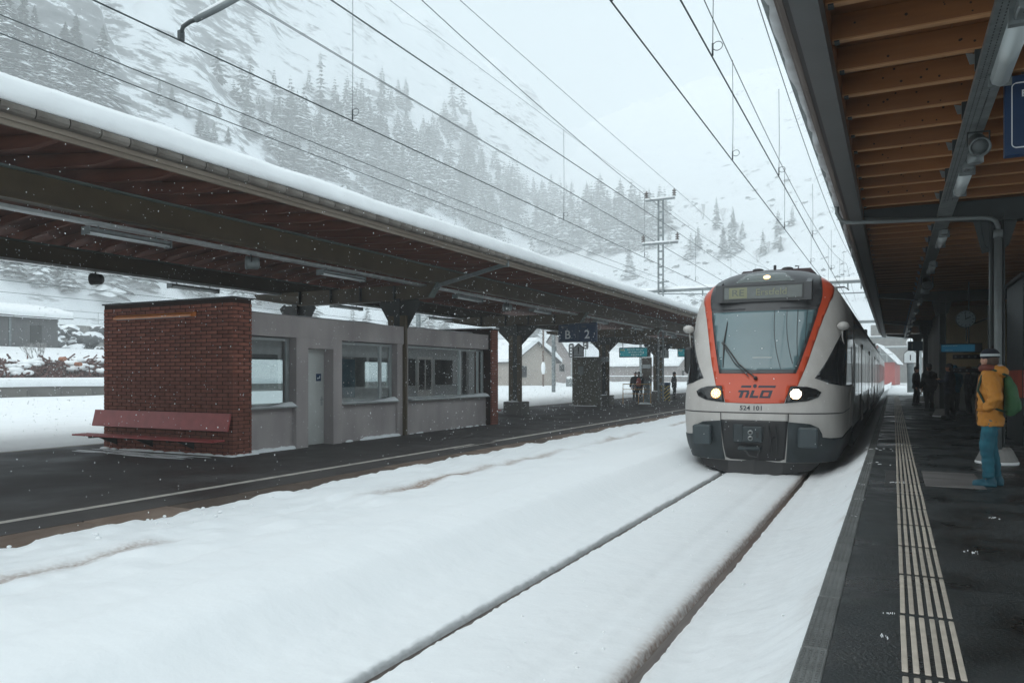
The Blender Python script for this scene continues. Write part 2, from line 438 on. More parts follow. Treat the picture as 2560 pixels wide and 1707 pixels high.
def track_snow():
    xs = []
    x = -8.75
    while x < -.30:
        xs.append(x)
        near = min(abs(x-RAIL_L), abs(x-RAIL_R))
        x += .009 if near < .12 else (.04 if x > -3.6 else (.05 if x < -6 else .07))
    xs.append(-.30)
    ys = []; y = 1.0
    while y < 170: ys.append(y); y += .045 + max(0, y-5)*.007 + max(0, y-25)*.03
    mb = MB(); mb.smooth = True
    P = []; col = []
    for x in xs:
        row = []
        for y in ys:
            wob = .05*noise.noise(Vector((y*.5, 3.7, 0))) if x < -3.3 else .012*noise.noise(Vector((y*1.3, x*.2, 5))) + .010*noise.noise(Vector((y*7, x*3, 15)))
            z = prof(x + wob*(1 if x < -3.3 else 1))
            nd = min(abs(x-RAIL_L), abs(x-RAIL_R))
            k = sstep(.06, .20, nd)
            z += k*(.012*fbm(x, y, 1.1, 3) + .006*fbm(x, y, 6, 3, 2.0))
            z += (1-k)*(.010*fbm(x, y, 9, 3, 4.0) + .012*fbm(x, y, 22, 3, 4.5)*sstep(.03, .06, nd))
            if x < -4.9:                                          # lumpy, trodden snow beside the low platform
                kk = sstep(-4.9, -6.3, x); z += kk*(.05*fbm(x, y, .9, 4, 6.0) + .035*fbm(x*1.6, y*.6, 3.0, 4, 8.0))
                ke = sstep(-7.2, -7.6, x)
                z += ke*(.05*fbm(x, y, 1.7, 3, 11.0) + .045*max(0, fbm(x, y, 5.0, 3, 9.0)))
            if x > -1.3: z += .02*fbm(x, y*.5, 2.3, 4, 12.0)*sstep(-1.3, -1.0, x)*(1-sstep(-.7,-.5,x)) + .010*fbm(x, y, 8, 3, 13.0)
            z += .014*fbm(x*2.2, y*.07, 1.0, 3, 21.0)*k                       # long soft streaks along the track
            row.append((x, y, z))
            # grit masks
            br = math.exp(-((x-RAIL_R+.012)/.045)**2)*.9 + .42*math.exp(-((x-RAIL_R+.07)/.055)**2) + .12*math.exp(-((x-RAIL_R-.07)/.04)**2)
            br += .85*math.exp(-((x+6.42)/.12)**2)*max(0, .5+1.3*fbm(x*.3, y, .35, 3, 2.2))
            br += .18*sstep(-.62, -.45, x)*max(0, fbm(x, y, 2.2, 3, 5.5)*2)
            gr = math.exp(-((x-RAIL_L)/.062)**4)*1.0 + .12*math.exp(-((x-RAIL_R)/.05)**2)
            col.append((min(1,br), min(1,gr), 0, 1))
        P.append(row)
    mb.grid(P, len(xs), len(ys))
    o = mb.build('track_snow', M['track_snow'], flip=False)
    ca = o.data.color_attributes.new('grit', 'FLOAT_COLOR', 'POINT')
    ca.data.foreach_set('color', [c for q in col for c in q])
    if o.data.polygons[0].normal.z < 0: o.data.flip_normals()
    return tag(o, kind='structure')
track_snow()
# clods of snow thrown beside the rails
rnd = random.Random(4)
cl = MB(); cl.smooth = True
for i in range(260):
    x = rnd.choice([rnd.uniform(-2.8,-1.65), rnd.uniform(-1.3,-.6), rnd.uniform(-2.8,-1.6), rnd.uniform(-8.1,-6.9), rnd.uniform(-8.15,-7.7)])
    y = 3 + 18*rnd.random()**1.5; r = rnd.uniform(.004, .012) * (2.2 if x < -6 else 1)
    cl.ball((x, y, prof(x) + r*.3), (r*rnd.uniform(.8,1.5), r*rnd.uniform(.8,1.4), r*.8), 6, 4)
tag(cl.build('snow_clods', M['snow']), 'scattered small clods of snow lying between the rails', 'snow', kind='stuff')
# rails, mostly under slush
for x in (RAIL_L, RAIL_R):
    rb = MB().prism([(x-.035,.0),(x+.035,.0),(x+.036,-.03),(x+.01,-.05),(x+.01,-.13),(x+.06,-.15),(x-.06,-.15),(x-.01,-.13),(x-.01,-.05),(x-.036,-.03)], 'y', 1, 170)
    side = 'nearer the platform with the tactile strips' if x == RAIL_R else 'farther from the tactile strips, grey slush groove'
    tag(rb.build('rail', M['steel']), 'steel rail sunk in its groove of snow, ' + side, 'rail', 'rails of the train track')

# ------------------------------------------------------------------ right platform
pr = MB().box(-.296, 9, -3, 64, -.05, PZ_R).build('platform_right', M['asphalt']); tag(pr, kind='structure')
slab = MB().cbox(-.065,.065, 0, .992, -.30, 0, .006).mesh('edge_slab', M['edge_slab'])
dim = MB()
for i in range(4):
    for j in range(30):
        x, y = -.044 + .029*i, .03 + .032*j
        dim.box(x-.008, x+.008, y-.009, y+.009, 0.0005, .004)
dimm = dim.mesh('grip_studs', M['edge_slab'])
for k in range(56):
    y = 1.2 + k*1.0
    o = inst('edge_slab', slab, pr, (-.363, y, PZ_R + .006), (0, 0, rnd.uniform(-.004,.004)))
    if y < 14: inst('grip_studs', dimm, o)
bar = MB().cbox(0, .027, 0, .93, -.004, .006, .004).mesh('tactile_bar', M['tactile'])
far = MB()
for k in range(58):
    y = 2.05 + k*1.0
    for i in range(6):
        x = .035 + i*.0485
        if y < 45: inst('tactile_bar', bar, pr, (x, y, PZ_R + .004), (0, 0, rnd.uniform(-.003, .003)))
        else: far.box(x, x+.034, y, y+.965, PZ_R, PZ_R + .01)
tag(far.build('tactile_bars_far', M['tactile'], pr), kind='stuff')
# access cover and patches in the asphalt
M['patch'] = mat('patch_grey', (.10,.095,.093), .6, col2=(.2,.19,.185), scale=2.2, detail=9, stretch=(.5,2.2,1), bump=.2, bscale=20)
MB().cbox(.36, 1.02, 10.95, 12.55, PZ_R-.02, PZ_R+.008, .004).build('access_cover', M['patch'], pr)
M['patch_d'] = mat('patch_dark', (.04,.04,.041), .6, col2=(.06,.06,.06), scale=5)
MB().cbox(-.10, .022, 10.8, 12.45, PZ_R-.02, PZ_R+.005, .003).build('access_cover', M['patch_d'], pr)
sn = MB(); sn.smooth = True
for (x, y, r) in [(.55,7.0,.016),(-.03,5.0,.008),(-.36,8.3,.02),(-.36,9.4,.02),(-.36,10.7,.02),(.9,8.8,.02),(-.02,11.1,.04),(1.3,13.2,.03),(-.30,13.3,.06),(-.31,16,.08),(-.05,4.55,.010)]:
    for q in range(9):
        sn.ball((x + rnd.gauss(0,1)*r*1.6, y + rnd.gauss(0,1)*r*1.8, PZ_R+.005), (r*rnd.uniform(.12,.5), r*rnd.uniform(.15,.7), .006), 7, 4)
tag(sn.build('snow_crumbs', M['snow']), 'little trodden crumbs of snow on the dark asphalt', 'snow', kind='stuff')
# snow blown onto the open end of the platform
P = [[(x, y, PZ_R + .012 + .03*sstep(60, 66, y) + .012*fbm(x, y, .8)) for x in [(-.4 + i*.25) for i in range(24)]] for y in [56 + j*.5 for j in range(60)]]
sb = MB(); sb.smooth = True; sb.grid(P, 60, 24)
tag(sb.build('platform_end_snow', M['snow']), kind='structure')

# ------------------------------------------------------------------ left (island) platform
LX0, LX1 = -17.75, -8.47
pl = MB().box(LX0, LX1, -6, 130, -.05, PZ_L).build('platform_left', M['asphalt_l']); tag(pl, kind='structure')
ks = MB().cbox(-.31, .31, 0, 1.15, -.3, 0, .012).mesh('kerb_stone', M['kerb'])
for k in range(52):
    y = 1.0 + k*1.17
    inst('kerb_stone', ks, pl, (-8.155, y, PZ_L + rnd.uniform(-.006,.006)), (0, 0, rnd.uniform(-.006,.006)))
def strip(x0, x1, y0, y1, n=40):
    mb = MB(); P = []
    for i in range(n+1):
        y = y0 + (y1-y0)*i/n; w_ = .006*noise.noise(Vector((y*2, x0, 1)))
        P.append([(x0 + w_, y, PZ_L + .005), (x1 + w_*.6, y, PZ_L + .005)])
    return mb.grid(P, n+1, 2)
strip(-9.28, -9.13, -4, 16.2).build('white_line', M['line'], pl)
strip(-9.05, -8.99, 15.0, 17.0).build('white_line', M['line'], pl)
strip(-9.22, -9.05, 17.2, 120, 120).build('white_line', M['line'], pl)
strip(-17.5, -17.38, -4, 100, 60).build('white_line', M['line'], pl)
# wet, lighter streaks and thin blown snow on the near end
bl = MB(); bl.smooth = True
for i in range(26):
    x = rnd.uniform(-16.6, -12.6); y = 10.6 + rnd.uniform(0,.75) ; L_ = rnd.uniform(.2,.9)
    bl.ball((x, y, PZ_L+.002), (L_, rnd.uniform(.02,.05), .006), 10, 4)
tag(bl.build('blown_snow', M['snow']), 'thin streaks of blown snow on asphalt before the brick wall', 'snow', kind='stuff')
# snow field beyond the island platform
def snow_field():
    xs = [-17.55, -17.8, -18.1, -18.6, -19.4, -20.5, -22, -24, -27, -31, -36, -42, -48, -54]
    ys = [-30 + j*2.2 for j in range(120)]
    mb = MB(); mb.smooth = True
    P = [[(x + .10*noise.noise(Vector((y*.5, x, 0))), y, (.235 if x > -17.6 else .30 + .10*sstep(-17.6,-19,x) + .05*fbm(x, y, .25, 3)) ) for y in ys] for x in xs]
    mb.grid(P, len(xs), len(ys))
    o = mb.build('snow_field', M['snow'], flip=False)
    if o.data.polygons[0].normal.z < 0: o.data.flip_normals()
    tag(o, kind='structure')
snow_field()

# ------------------------------------------------------------------ left canopy
M['olive'] = mat('olive_steel', (.062,.044,.022), .5, col2=(.094,.068,.036), scale=1.5, bump=.12, bscale=12, detail=6)
M['olive_top'] = mat('weathered_flange', (.10,.125,.115), .6, var=.2, scale=3)
M['darksteel'] = mat('dark_steel', (.030,.031,.029), .5, var=.25, scale=2, bump=.1)
M['redwood'] = mat('red_brown_boards', (.095,.030,.017), .75, col2=(.16,.053,.030), scale=2.0, stretch=(.5,5,5), detail=6, per_object=.15)
M['fascia'] = mat('weathered_fascia', (.165,.13,.10), .75, col2=(.27,.225,.18), scale=1.4, stretch=(6,.35,6), detail=8, bump=.2, bscale=10)
M['tile'] = mat('fibre_tile', (.10,.085,.07), .8, col2=(.19,.17,.15), scale=3, bump=.3, bscale=30, per_object=.15)
M['galv'] = mat('galvanised', (.42,.44,.44), .45, metal=.5, var=.15, scale=8)
M['galv_d'] = mat('galvanised_dull', (.20,.22,.22), .5, metal=.4, var=.2, scale=8)
M['lampglass'] = mat('lamp_diffuser', (.55,.60,.60), .25, spec=.6)
M['tube'] = mat('lamp_tube', (.72,.76,.77), .2)
M['black'] = mat('black_rubber', (.012,.012,.013), .5)
M['blackgloss'] = mat('black_gloss', (.01,.011,.012), .12)

EL, ER, RX = -19.78, -9.13, -14.45         # far eave, near eave, ridge
Y0, Y1 = -4.0, 96.0
can = thing('platform_canopy', 'long snow-covered canopy with red-brown underside over the island platform', 'canopy', (RX, Y0, PZ_L))
off = Vector(can.location)
def C(mb, name, m, parent=can):
    mb.v = [(x-off.x, y-off.y, z-off.z) for x, y, z in mb.v]
    return mb.build(name, m, parent)
def roofz(x, e=4.98, r=5.55): return e + (r-e)*(1 - abs(x-RX)/(RX-EL))
# boarding: a pitched sheet with thickness
rb = MB()
rb.prism([(EL,4.96),(RX,5.53),(ER,4.96),(ER,5.02),(RX,5.59),(EL,5.02)], 'y', Y0, Y1)
C(rb, 'roof_boarding', M['redwood'])
# rafters with shaped tails
rm = {}
for sgn, nm in ((1, 'near'), (-1, 'far')):
    pts = []
    a = [(0, 5.53), (5.15, 4.985)]
    prof_ = [(.05, 5.50), (5.22, 4.955), (5.22, 4.90), (4.6, 4.86), (3.6, 4.93), (2.95, 4.995), (2.7, 5.06), (.05, 5.34)]
    mb = MB().prism([(p[0]*sgn, p[1]-5.0) for p in prof_], 'y', -.045, .045)
    rm[sgn] = mb.mesh('rafter', M['redwood'])
for k in range(72):
    y = 3.3 + k*.885
    for sgn in (1, -1):
        if sgn == -1 and y > 34: continue
        inst('rafter', rm[sgn], can, (0, y - off.y, 5.0 - off.z))
# main lengthways girders: I section
for x in (-11.42, -17.48):
    gb = MB()
    gb.box(x-.02, x+.02, Y0+.1, Y1-.1, 4.53, 4.93)
    gb.box(x-.11, x+.11, Y0+.1, Y1-.1, 4.49, 4.53)
    g_ = C(gb, 'girder', M['olive'])
    C(MB().box(x-.11, x+.11, Y0+.1, Y1-.1, 4.931, 4.962), 'girder_flange', M['olive_top'], g_)
# eave: fascia boards, gutter lip and a row of roof tiles
for x, s in ((ER, 1), (EL, -1)):
    fb = MB()
    fb.box(min(x, x-.045*s), max(x, x-.045*s), Y0, Y1, 4.835, 4.905)
    fb.box(min(x+.002*s, x+.04*s), max(x+.002*s, x+.04*s), Y0, Y1, 4.893, 4.955)
    C(fb, 'fascia', M['fascia'])
    ft = MB().box(min(x-.3*s, x+.03*s), max(x-.3*s, x+.03*s), Y0, Y1, 4.957, 4.972)
    C(ft, 'eave_board', M['fascia'])
tp = [(-.11,0),(.05,-.02),(.10,-.012),(.125,.02),(.125,.07),(.10,.098),(.04,.11),(-.11,.125)]
tb = MB().prism(tp, 'y', 0, .392)
tmesh = tb.mesh('roof_tile', M['tile'])
for k in range(150):
    y = 2.6 + k*.41
    inst('roof_tile', tmesh, can, (ER + .03 - off.x, y - off.y, 4.975 - off.z + rnd.uniform(-.004,.004)), (0, rnd.uniform(-.03,.03), rnd.uniform(-.012,.012)))
ft = MB()
ft.prism([(EL-.15+p[0], 4.975+p[1]) for p in [(0,0),(.2,-.02),(.2,.11),(0,.1)]], 'y', Y0, Y1)
ft.prism([(ER-.08,4.97),(ER+.14,4.965),(ER+.14,5.08),(ER-.08,5.09)], 'y', 64.2, Y1)
C(ft, 'far_tiles', M['tile'])
# columns, cross beams, brackets
def column(x, y, plinth=True, z1=4.1):
    c = MB()
    c.box(x-.10, x+.10, y-.15, y-.125, PZ_L, z1); c.box(x-.10, x+.10, y+.125, y+.15, PZ_L, z1)
    c.box(x-.02, x+.02, y-.125, y+.125, PZ_L, z1)
    o = C(c, 'column', M['darksteel'])
    q = MB()
    q.box(x+.10, x+.30, y-.15, y-.06, PZ_L, 3.62); q.box(x-.30, x-.10, y-.15, y-.06, PZ_L, 3.62)
    C(q, 'column_flange', M['olive'], o)
    if plinth:
        C(MB().cbox(x-.42, x+.42, y-.42, y+.42, PZ_L-.02, .80, .02), 'plinth', M['darkcon'], o)
        sp = MB(); sp.smooth = True; sp.ball((x-.05, y-.30, .80), (.33,.13,.045), 10, 4); C(sp, 'plinth_snow', M['snow'], o)
    return o
def crossbeam(y):
    b = MB()
    xl, xr = -18.15, -11.28
    b.prism([(xl+.12,4.36),(-16.2,4.08),(-12.7,4.08),(xr-.25,4.14),(xr-.02,4.485),(-12.7,4.485),(-16.2,4.485),(xl,4.485)], 'y', y-.02, y+.02)
    b.prism([(xl+.10,4.32),(-16.2,4.045),(-12.7,4.045),(xr-.25,4.105),(xr-.25,4.14),(-12.7,4.08),(-16.2,4.08),(xl+.12,4.36)], 'y', y-.13, y+.13)
    o = C(b, 'cross_beam', M['olive'])
    e = MB(); e.prism([(xr-.25,4.105),(xr-.22,4.10),(xr+.06,4.50),(xr+.03,4.50)], 'y', y-.14, y+.14)
    C(e, 'end_plate', M['fascia'] if 0 else M['olive_top'], o)
    for x in (-16.2, -15.0, -13.9, -12.7): C(MB().box(x-.012, x+.012, y-.12, y+.12, 4.085, 4.48), 'stiffener', M['darksteel'], o)
    return o
def bracket(x, y, parent, w_=.95):
    b = MB()
    b.prism([(x-w_, 4.07), (x-.13, 3.3), (x+.13, 3.3), (x+w_, 4.07)], 'y', y-.02, y+.02)
    for s in (-1, 1): b.beam((x+s*w_, y, 4.06), (x+s*.12, y, 3.26), .24, .03, (0,1,0))
    return C(b, 'bracket', M['darksteel'], parent)
def strut(y):
    b = MB(); b.beam((-11.35, y-.02, 4.40), (-9.2, y-.02, 4.86), .07, .10)
    b.box(-9.22, -9.08, y-.06, y+.02, 4.80, 5.02)
    C(b, 'gutter_strut', M['fascia'] if 0 else M['galv_d'])
for y in (7.0-11.0, 17.9, 29.3, 40.5, 51.3, 62.3, 73.3, 84.3):
    crossbeam(y)
    if y == 17.9:
        for x in (-12.56, -16.35):
            c = column(x, y, False); bracket(x, y, c, .62)
        strut(y)
    else:
        c = column(-14.5, y); bracket(-14.5, y, c)
        if y > 50: strut(y)
# cable trays under the girders
for x in (-11.75, -17.1):
    tr = MB(); tr.box(x-.10, x+.10, Y0+1, 80, 4.415, 4.42); tr.box(x-.102, x-.097, Y0+1, 80, 4.42, 4.47); tr.box(x+.097, x+.102, Y0+1, 80, 4.42, 4.47)
    for k in range(40): tr.box(x-.10, x+.10, Y0+1.5+k*1.5, Y0+1.53+k*1.5, 4.405, 4.47)
    tray = C(tr, 'cable_tray', M['galv'])
# snow on the roof
def roof_snow():
    mb = MB(); mb.smooth = True
    xs = [ER+.12, ER+.165, ER+.17, ER+.15, ER+.09, ER-.02, ER-.2, ER-.5, ER-1.2, ER-2.6, RX, EL+2.6, EL+.5, EL+.1, EL-.10, EL-.16, EL-.12]
    zs = [0.095, .11, .20, .32, .40, .445, .47, .49, .51, .50, .50, .50, .45, .40, .30, .2, .10]
    ys = []; y = Y0
    while y < Y1: ys.append(y); y += .16 if y < 25 else .5
    ys.append(Y1)
    P = []
    for i, (x, z) in enumerate(zip(xs, zs)):
        row = []
        for y in ys:
            base = roofz(min(ER, max(EL, x)))
            n1 = .045*noise.noise(Vector((y*.35, i*.16, 0))) + .018*noise.noise(Vector((y*1.3, i*.5, 3)))
            lay = .022*noise.noise(Vector((y*.5, i*1.7, 9))) if i < 6 else 0
            row.append((x + (lay + .02*noise.noise(Vector((y*2.1, i, 1))) if 0 < i < 7 else 0), y, base + z + n1*(0.25 if i < 2 else 1)))
        P.append(row)
    mb.grid(P, len(xs), len(ys))
    return mb
rs = roof_snow()
rs = rs.build('roof_snow', M['snow_cap'], flip=False)
rs.parent = can; rs.location = -off
# drain pipe line, downpipe joints: small hooks on the eave
# ---- lamps hung under the trays: twin tubes in a grey tray
def lamp(x, y, z, label):
    t = thing('strip_light', label, 'light', (x, y, z), 0, 'strip lights under the island canopy')
    b = MB(); b.cbox(-.09, .09, 0, 1.55, -.035, .02, .008); b.box(-.10, .10, -.02, 0, -.10, .03); b.box(-.10, .10, 1.55, 1.57, -.10, .03)
    b.box(-.012, .012, .2, .22, .02, .10); b.box(-.012, .012, 1.3, 1.32, .02, .10)
    b.build('housing', M['galv_d'], t)
    for s in (-1, 1):
        q = MB(); q.smooth = True; q.tube([(s*.055, .01, -.07), (s*.055, 1.54, -.07)], .018, 8); q.build('tube', M['tube'], t)
    return t
spots = [(-11.75,7.95,'before the brick wall'),(-11.75,13.6,'over the grey shelter door'),(-11.75,19.6,'just past the split column'),(-11.75,25.0,'over the red brick pillar'),(-11.75,31.5,'beyond the blue sector sign'),(-11.75,37.0,'near the metal cabinet'),(-11.75,43.2,'near the teal departure board')]
for x, y, w_ in spots: lamp(x, y, 4.34, 'twin-tube strip light under the near girder ' + w_)
for x, y, w_ in [(-17.1,7.6,'left of the round loudspeaker'),(-17.1,13.9,'above the brick wall'),(-17.1,20.4,'behind the shelter roof'),(-17.1,26.6,'left of the second column')]: lamp(x, y, 4.34, 'twin-tube strip light under the far girder ' + w_)
# ---- loudspeakers: drum on a yoke
def speaker(x, y, z, rz, label, m):
    t = thing('loudspeaker', label, 'loudspeaker', (x, y, z), rz, 'round loudspeakers under the island canopy')
    b = MB(); b.smooth = True; b.lathe([(.02,-.17),(.10,-.165),(.125,-.13),(.13,.06),(.14,.075),(.14,.10),(.125,.105)], (0,0,0), 20, 'y'); b.build('drum', m, t)
    g_ = MB(); g_.smooth = True; g_.lathe([(.01,.10),(.122,.106),(.118,.112),(.005,.118)], (0,0,0), 20, 'y'); g_.build('grille', M['galv_d'], t)
    k = MB(); k.tube([(-.15,0,0),(-.15,0,.13),(.15,0,.13),(.15,0,0)], .012, 6); k.box(-.012,.012,-.012,.012,.13,.2); k.build('yoke', M['black'], t)
    return t
speaker(-11.75, 11.5, 4.24, R(140), 'grey round loudspeaker hung between two strip lights before the shelter', M['galv_d'])
speaker(-17.1, 11.8, 4.24, R(118), 'black round loudspeaker hung at the far girder against the snow', M['black'])
speaker(-11.75, 23.0, 4.24, R(140), 'grey round loudspeaker hung above the red brick pillar', M['galv_d'])
speaker(-11.75, 45.0, 4.24, R(140), 'small distant loudspeaker near the last strip light', M['galv_d'])

# ------------------------------------------------------------------ waiting shelter
M['brick'] = mat('brick_red', (.195,.058,.036), .8, col2=(.285,.094,.060), scale=6, bump=.4, bscale=60, per_object=.22)
M['mortar'] = mat('mortar', (.034,.016,.012), .95, var=.25, scale=9)
M['render'] = mat('render_mauve', (.30,.265,.26), .85, col2=(.44,.395,.385), scale=.9, stretch=(1.5,1.5,.5), bump=.35, bscale=70, detail=7)
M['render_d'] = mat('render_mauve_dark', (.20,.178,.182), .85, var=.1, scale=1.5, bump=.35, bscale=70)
M['alu'] = mat('aluminium', (.42,.44,.44), .35, metal=.7, var=.08)
M['door'] = mat('door_steel', (.56,.57,.55), .32, metal=.3, var=.10, scale=1.2)
M['inside'] = mat('inside_wall', (.62,.62,.59), .8, var=.1)
M['insidefloor'] = mat('inside_floor', (.14,.13,.12), .7)
M['pane'] = glass('window_pane', (.90,.93,.93), .01, .20)
M['paneb'] = glass('window_pane_back', (.90,.93,.93), .01, .02)
M['red'] = mat('bench_red', (.36,.062,.058), .45, var=.12, scale=5)
M['orange'] = mat('lamp_orange', (.75,.26,.08), .4, var=.08)
M['blue'] = mat('sign_blue', (.008,.035,.095), .4, var=.06, scale=9)
M['white'] = mat('sign_white', (.72,.76,.77), .5)
FX = -12.42                                        # front wall face
sh = thing('waiting_shelter', 'low waiting shelter of mauve render and red brick with snowy window sills', 'shelter', (FX, 11.5, PZ_L))
so_ = Vector(sh.location)
def S(mb, name, m, parent=sh):
    mb.v = [(x-so_.x, y-so_.y, z-so_.z) for x, y, z in mb.v]
    return mb.build(name, m, parent)
def brickwork(x0, x1, y0, y1, z0, z1, nm):
    """solid core with single bricks set 8 mm proud all round"""
    core = S(MB().box(x0+.008, x1-.008, y0+.008, y1-.008, z0, z1), nm, M['mortar'])
    return core
W0, W1, BY0, BY1, BZ1 = -16.36, -12.26, 11.5, 12.02, 3.55
core = brickwork(W0, W1, BY0, BY1, PZ_L, BZ1, 'brick_wall')
ch = .0825; cw = .318
rows = int((BZ1-PZ_L)/ch)
hb = MB().cbox(0, cw-.024, 0, .05, 0, ch-.015, .006).mesh('brick', M['brick'])
he = MB().cbox(0, .05, 0, cw-.024, 0, ch-.015, .006).mesh('brick', M['brick'])
rest = MB(); nb = 0
cells = []
for r in range(rows):
    z = PZ_L + .006 + r*ch; sh_ = (r % 2)*cw/2
    x = W0 - sh_
    while x < W1 - .02:
        a, b = max(x, W0), min(x + cw - .024, W1)
        if b - a > .03: cells.append(('f', a, b, z))
        x += cw
    y = BY0 - (cw/2 if r % 2 == 0 else 0)
    while y < BY1 - .02:
        a, b = max(y, BY0+.0), min(y + cw - .024, BY1)
        if b - a > .03: cells.append(('s', a, b, z))
        y += cw
# the upper, clearly jointed courses as single bricks; the lowest courses behind and below the bench joined
cells.sort(key=lambda c: -c[3])
for kind, a, b, z in cells:
    if nb < 300:
        full = abs((b-a) - (cw-.024)) < .002
        if kind == 'f':
            o = inst('brick', hb, core, (a-so_.x, BY0-so_.y - .002 - rnd.random()*.003, z-so_.z), (0,0,0), None if full else ((b-a)/(cw-.024),1,1))
        else:
            o = inst('brick', he, core, (W1-.048-so_.x + rnd.random()*.003, a-so_.y, z-so_.z), (0,0,0), None if full else (1,(b-a)/(cw-.024),1))
        nb += 1
    else:
        d_ = rnd.random()*.003
        if kind == 'f': rest.cbox(a, b, BY0-.002-d_, BY0+.05, z, z+ch-.012, .004)
        else: rest.cbox(W1-.05, W1+.002+d_, a, b, z, z+ch-.012, .004)
tag(S(rest, 'lower_bricks', M['brick'], core), kind='stuff')
S(MB().box(W0-.03, W1+.03, BY0-.03, BY1+.03, BZ1, BZ1+.035), 'coping', M['black'], core)
# far brick pillar
core2 = brickwork(-16.36, -12.19, 22.75, 23.2, PZ_L, 3.52, 'brick_wall')
rest2 = MB()
for r in range(int((3.52-PZ_L)/ch)):
    z = PZ_L + .006 + r*ch
    y = 22.75 - (cw/2)*(r % 2)
    while y < 23.18:
        a, b = max(y, 22.75), min(y+cw-.012, 23.2)
        if b-a > .03: rest2.box(-12.24, -12.187, a, b, z, z+ch-.012)
        y += cw
tag(S(rest2, 'pillar_bricks', M['brick'], core2), kind='stuff')
S(MB().box(-16.4, -12.16, 22.72, 23.23, 3.52, 3.55), 'coping_snow', M['snow'], core2)
# rendered front: fascia band, sill walls, piers
fr = MB()
fr.box(FX-.22, FX+.10, 12.025, 22.745, 2.81, 3.30)          # fascia band
S(fr, 'fascia_band', M['render'])
fl = MB(); fl.box(FX-.2, FX, 12.025, 13.42, PZ_L, 1.22); S(fl, 'sill_wall', M['render'])
fl = MB(); fl.box(FX-.2, FX, 15.05, 17.5, PZ_L, 1.22); S(fl, 'sill_wall', M['render'])
fl = MB(); fl.box(FX-.2, FX, 18.02, 22.745, PZ_L, 1.22); S(fl, 'sill_wall', M['render'])
fl = MB(); fl.box(FX-.25, FX+.06, 17.5, 18.02, PZ_L, 2.808); S(fl, 'pier', M['render'])
# door surround
ds = MB()
ds.box(FX-.30, FX+.12, 13.425, 13.82, PZ_L, 2.807); ds.box(FX-.30, FX+.12, 14.72, 15.045, PZ_L, 2.807); ds.box(FX-.30, FX+.12, 13.82, 14.72, 2.58, 2.807)
S(ds, 'door_surround', M['render'])
dr = S(MB().cbox(FX-.22, FX-.17, 13.825, 14.715, PZ_L+.01, 2.575, .008), 'door', M['door'])
hd = MB(); hd.tube([(FX-.17, 14.62, 1.35), (FX-.11, 14.62, 1.35), (FX-.11, 14.50, 1.35)], .012, 8); hd.box(FX-.172, FX-.165, 14.59, 14.65, 1.2, 1.42)
S(hd, 'door_handle', M['alu'], dr)
S(MB().box(FX-.171, FX-.166, 14.42, 14.60, 1.80, 1.98), 'door_sticker', M['blue'], dr)
pic = MB(); pic.box(FX-.166, FX-.164, 14.46, 14.56, 1.865, 1.885); pic.box(FX-.166, FX-.164, 14.54, 14.56, 1.885, 1.93); pic.box(FX-.166, FX-.164, 14.47, 14.49, 1.84, 1.865)
S(pic, 'sticker_symbol', M['white'], dr)
# roof slab, floor, inner walls with openings towards the far side
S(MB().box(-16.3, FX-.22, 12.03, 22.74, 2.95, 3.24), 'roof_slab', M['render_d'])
S(MB().box(-16.2, FX-.3, 12.03, 22.74, PZ_L-.01, PZ_L+.012), 'floor', M['insidefloor'])
rs_ = MB(); rs_.smooth = True
P = [[(x, y, 3.24 + .14 + .03*fbm(x, y, .7) - (.12 if x > FX-.32 or x < -16.2 else 0)) for y in [12.05 + j*.42 for j in range(26)]] for x in (-16.28,-16.1,-15,-14,-13.2,-12.85,-12.7,-12.645)]
rs_.grid(P, 8, 26); S(rs_, 'roof_snow', M['snow'])
bw = MB()
bw.box(-16.3, -16.1, 12.03, 22.74, PZ_L, 1.05)
bw.box(-16.3, -16.1, 12.03, 22.74, 2.45, 2.95)
for (a, b) in ((12.03,13.6),(17.2,17.9),(20.4,20.9),(22.4,22.74)): bw.box(-16.3, -16.1, a, b, 1.05, 2.45)
S(bw, 'back_wall', M['inside'])
S(MB().box(-16.0, -15.9, 19.4, 22.6, PZ_L+.02, 1.5), 'inner_panel', M['inside'])
# windows: frame, pane, snowy sill; facing pane on the far side
def window(y0, y1, mull=(), back=True):
    z0, z1 = 1.24, 2.79
    f = MB(); x0, x1 = FX-.14, FX-.07
    f.box(x0, x1, y0, y0+.07, z0, z1); f.box(x0, x1, y1-.07, y1, z0, z1)
    f.box(x0, x1, y0+.07, y1-.07, z0, z0+.07); f.box(x0, x1, y0+.07, y1-.07, z1-.06, z1)
    for m_ in mull: f.box(x0, x1, m_-.04, m_+.04, z0+.07, z1-.06)
    wd = S(f, 'window', M['alu'])
    edges = [y0+.07] + [q for m_ in mull for q in (m_-.04, m_+.04)] + [y1-.07]
    for a, b in zip(edges[::2], edges[1::2]): S(MB().box(FX-.112, FX-.104, a, b, z0+.07, z1-.06), 'pane', M['pane'], wd)
    S(MB().cbox(FX-.14, FX+.17, y0-.03, y1+.03, 1.205, 1.238, .006), 'sill', M['alu'], wd)
    sn_ = MB(); sn_.smooth = True
    n_ = 24; P = []
    for i in range(7):
        t = i/6; row = []
        for j in range(n_+1):
            y = y0 + .0 + (y1-y0)*j/n_
            h = .03 + .10*sstep(.45, 1, j/n_) + .03*noise.noise(Vector((y*2.5, i*.3, 2)))
            edge = min(1, min(t, 1-t)*5)
            row.append((FX-.06 + .225*t, y, 1.236 + max(.0, h*(1-.8*t)*max(.12, edge))))
        P.append(row)
    sn_.grid(P, 7, n_+1); S(sn_, 'sill_snow', M['snow'], wd)
    return wd
window(12.03, 13.40); window(15.08, 17.42, (16.9,)); window(18.10, 22.7, (21.15, 22.35))
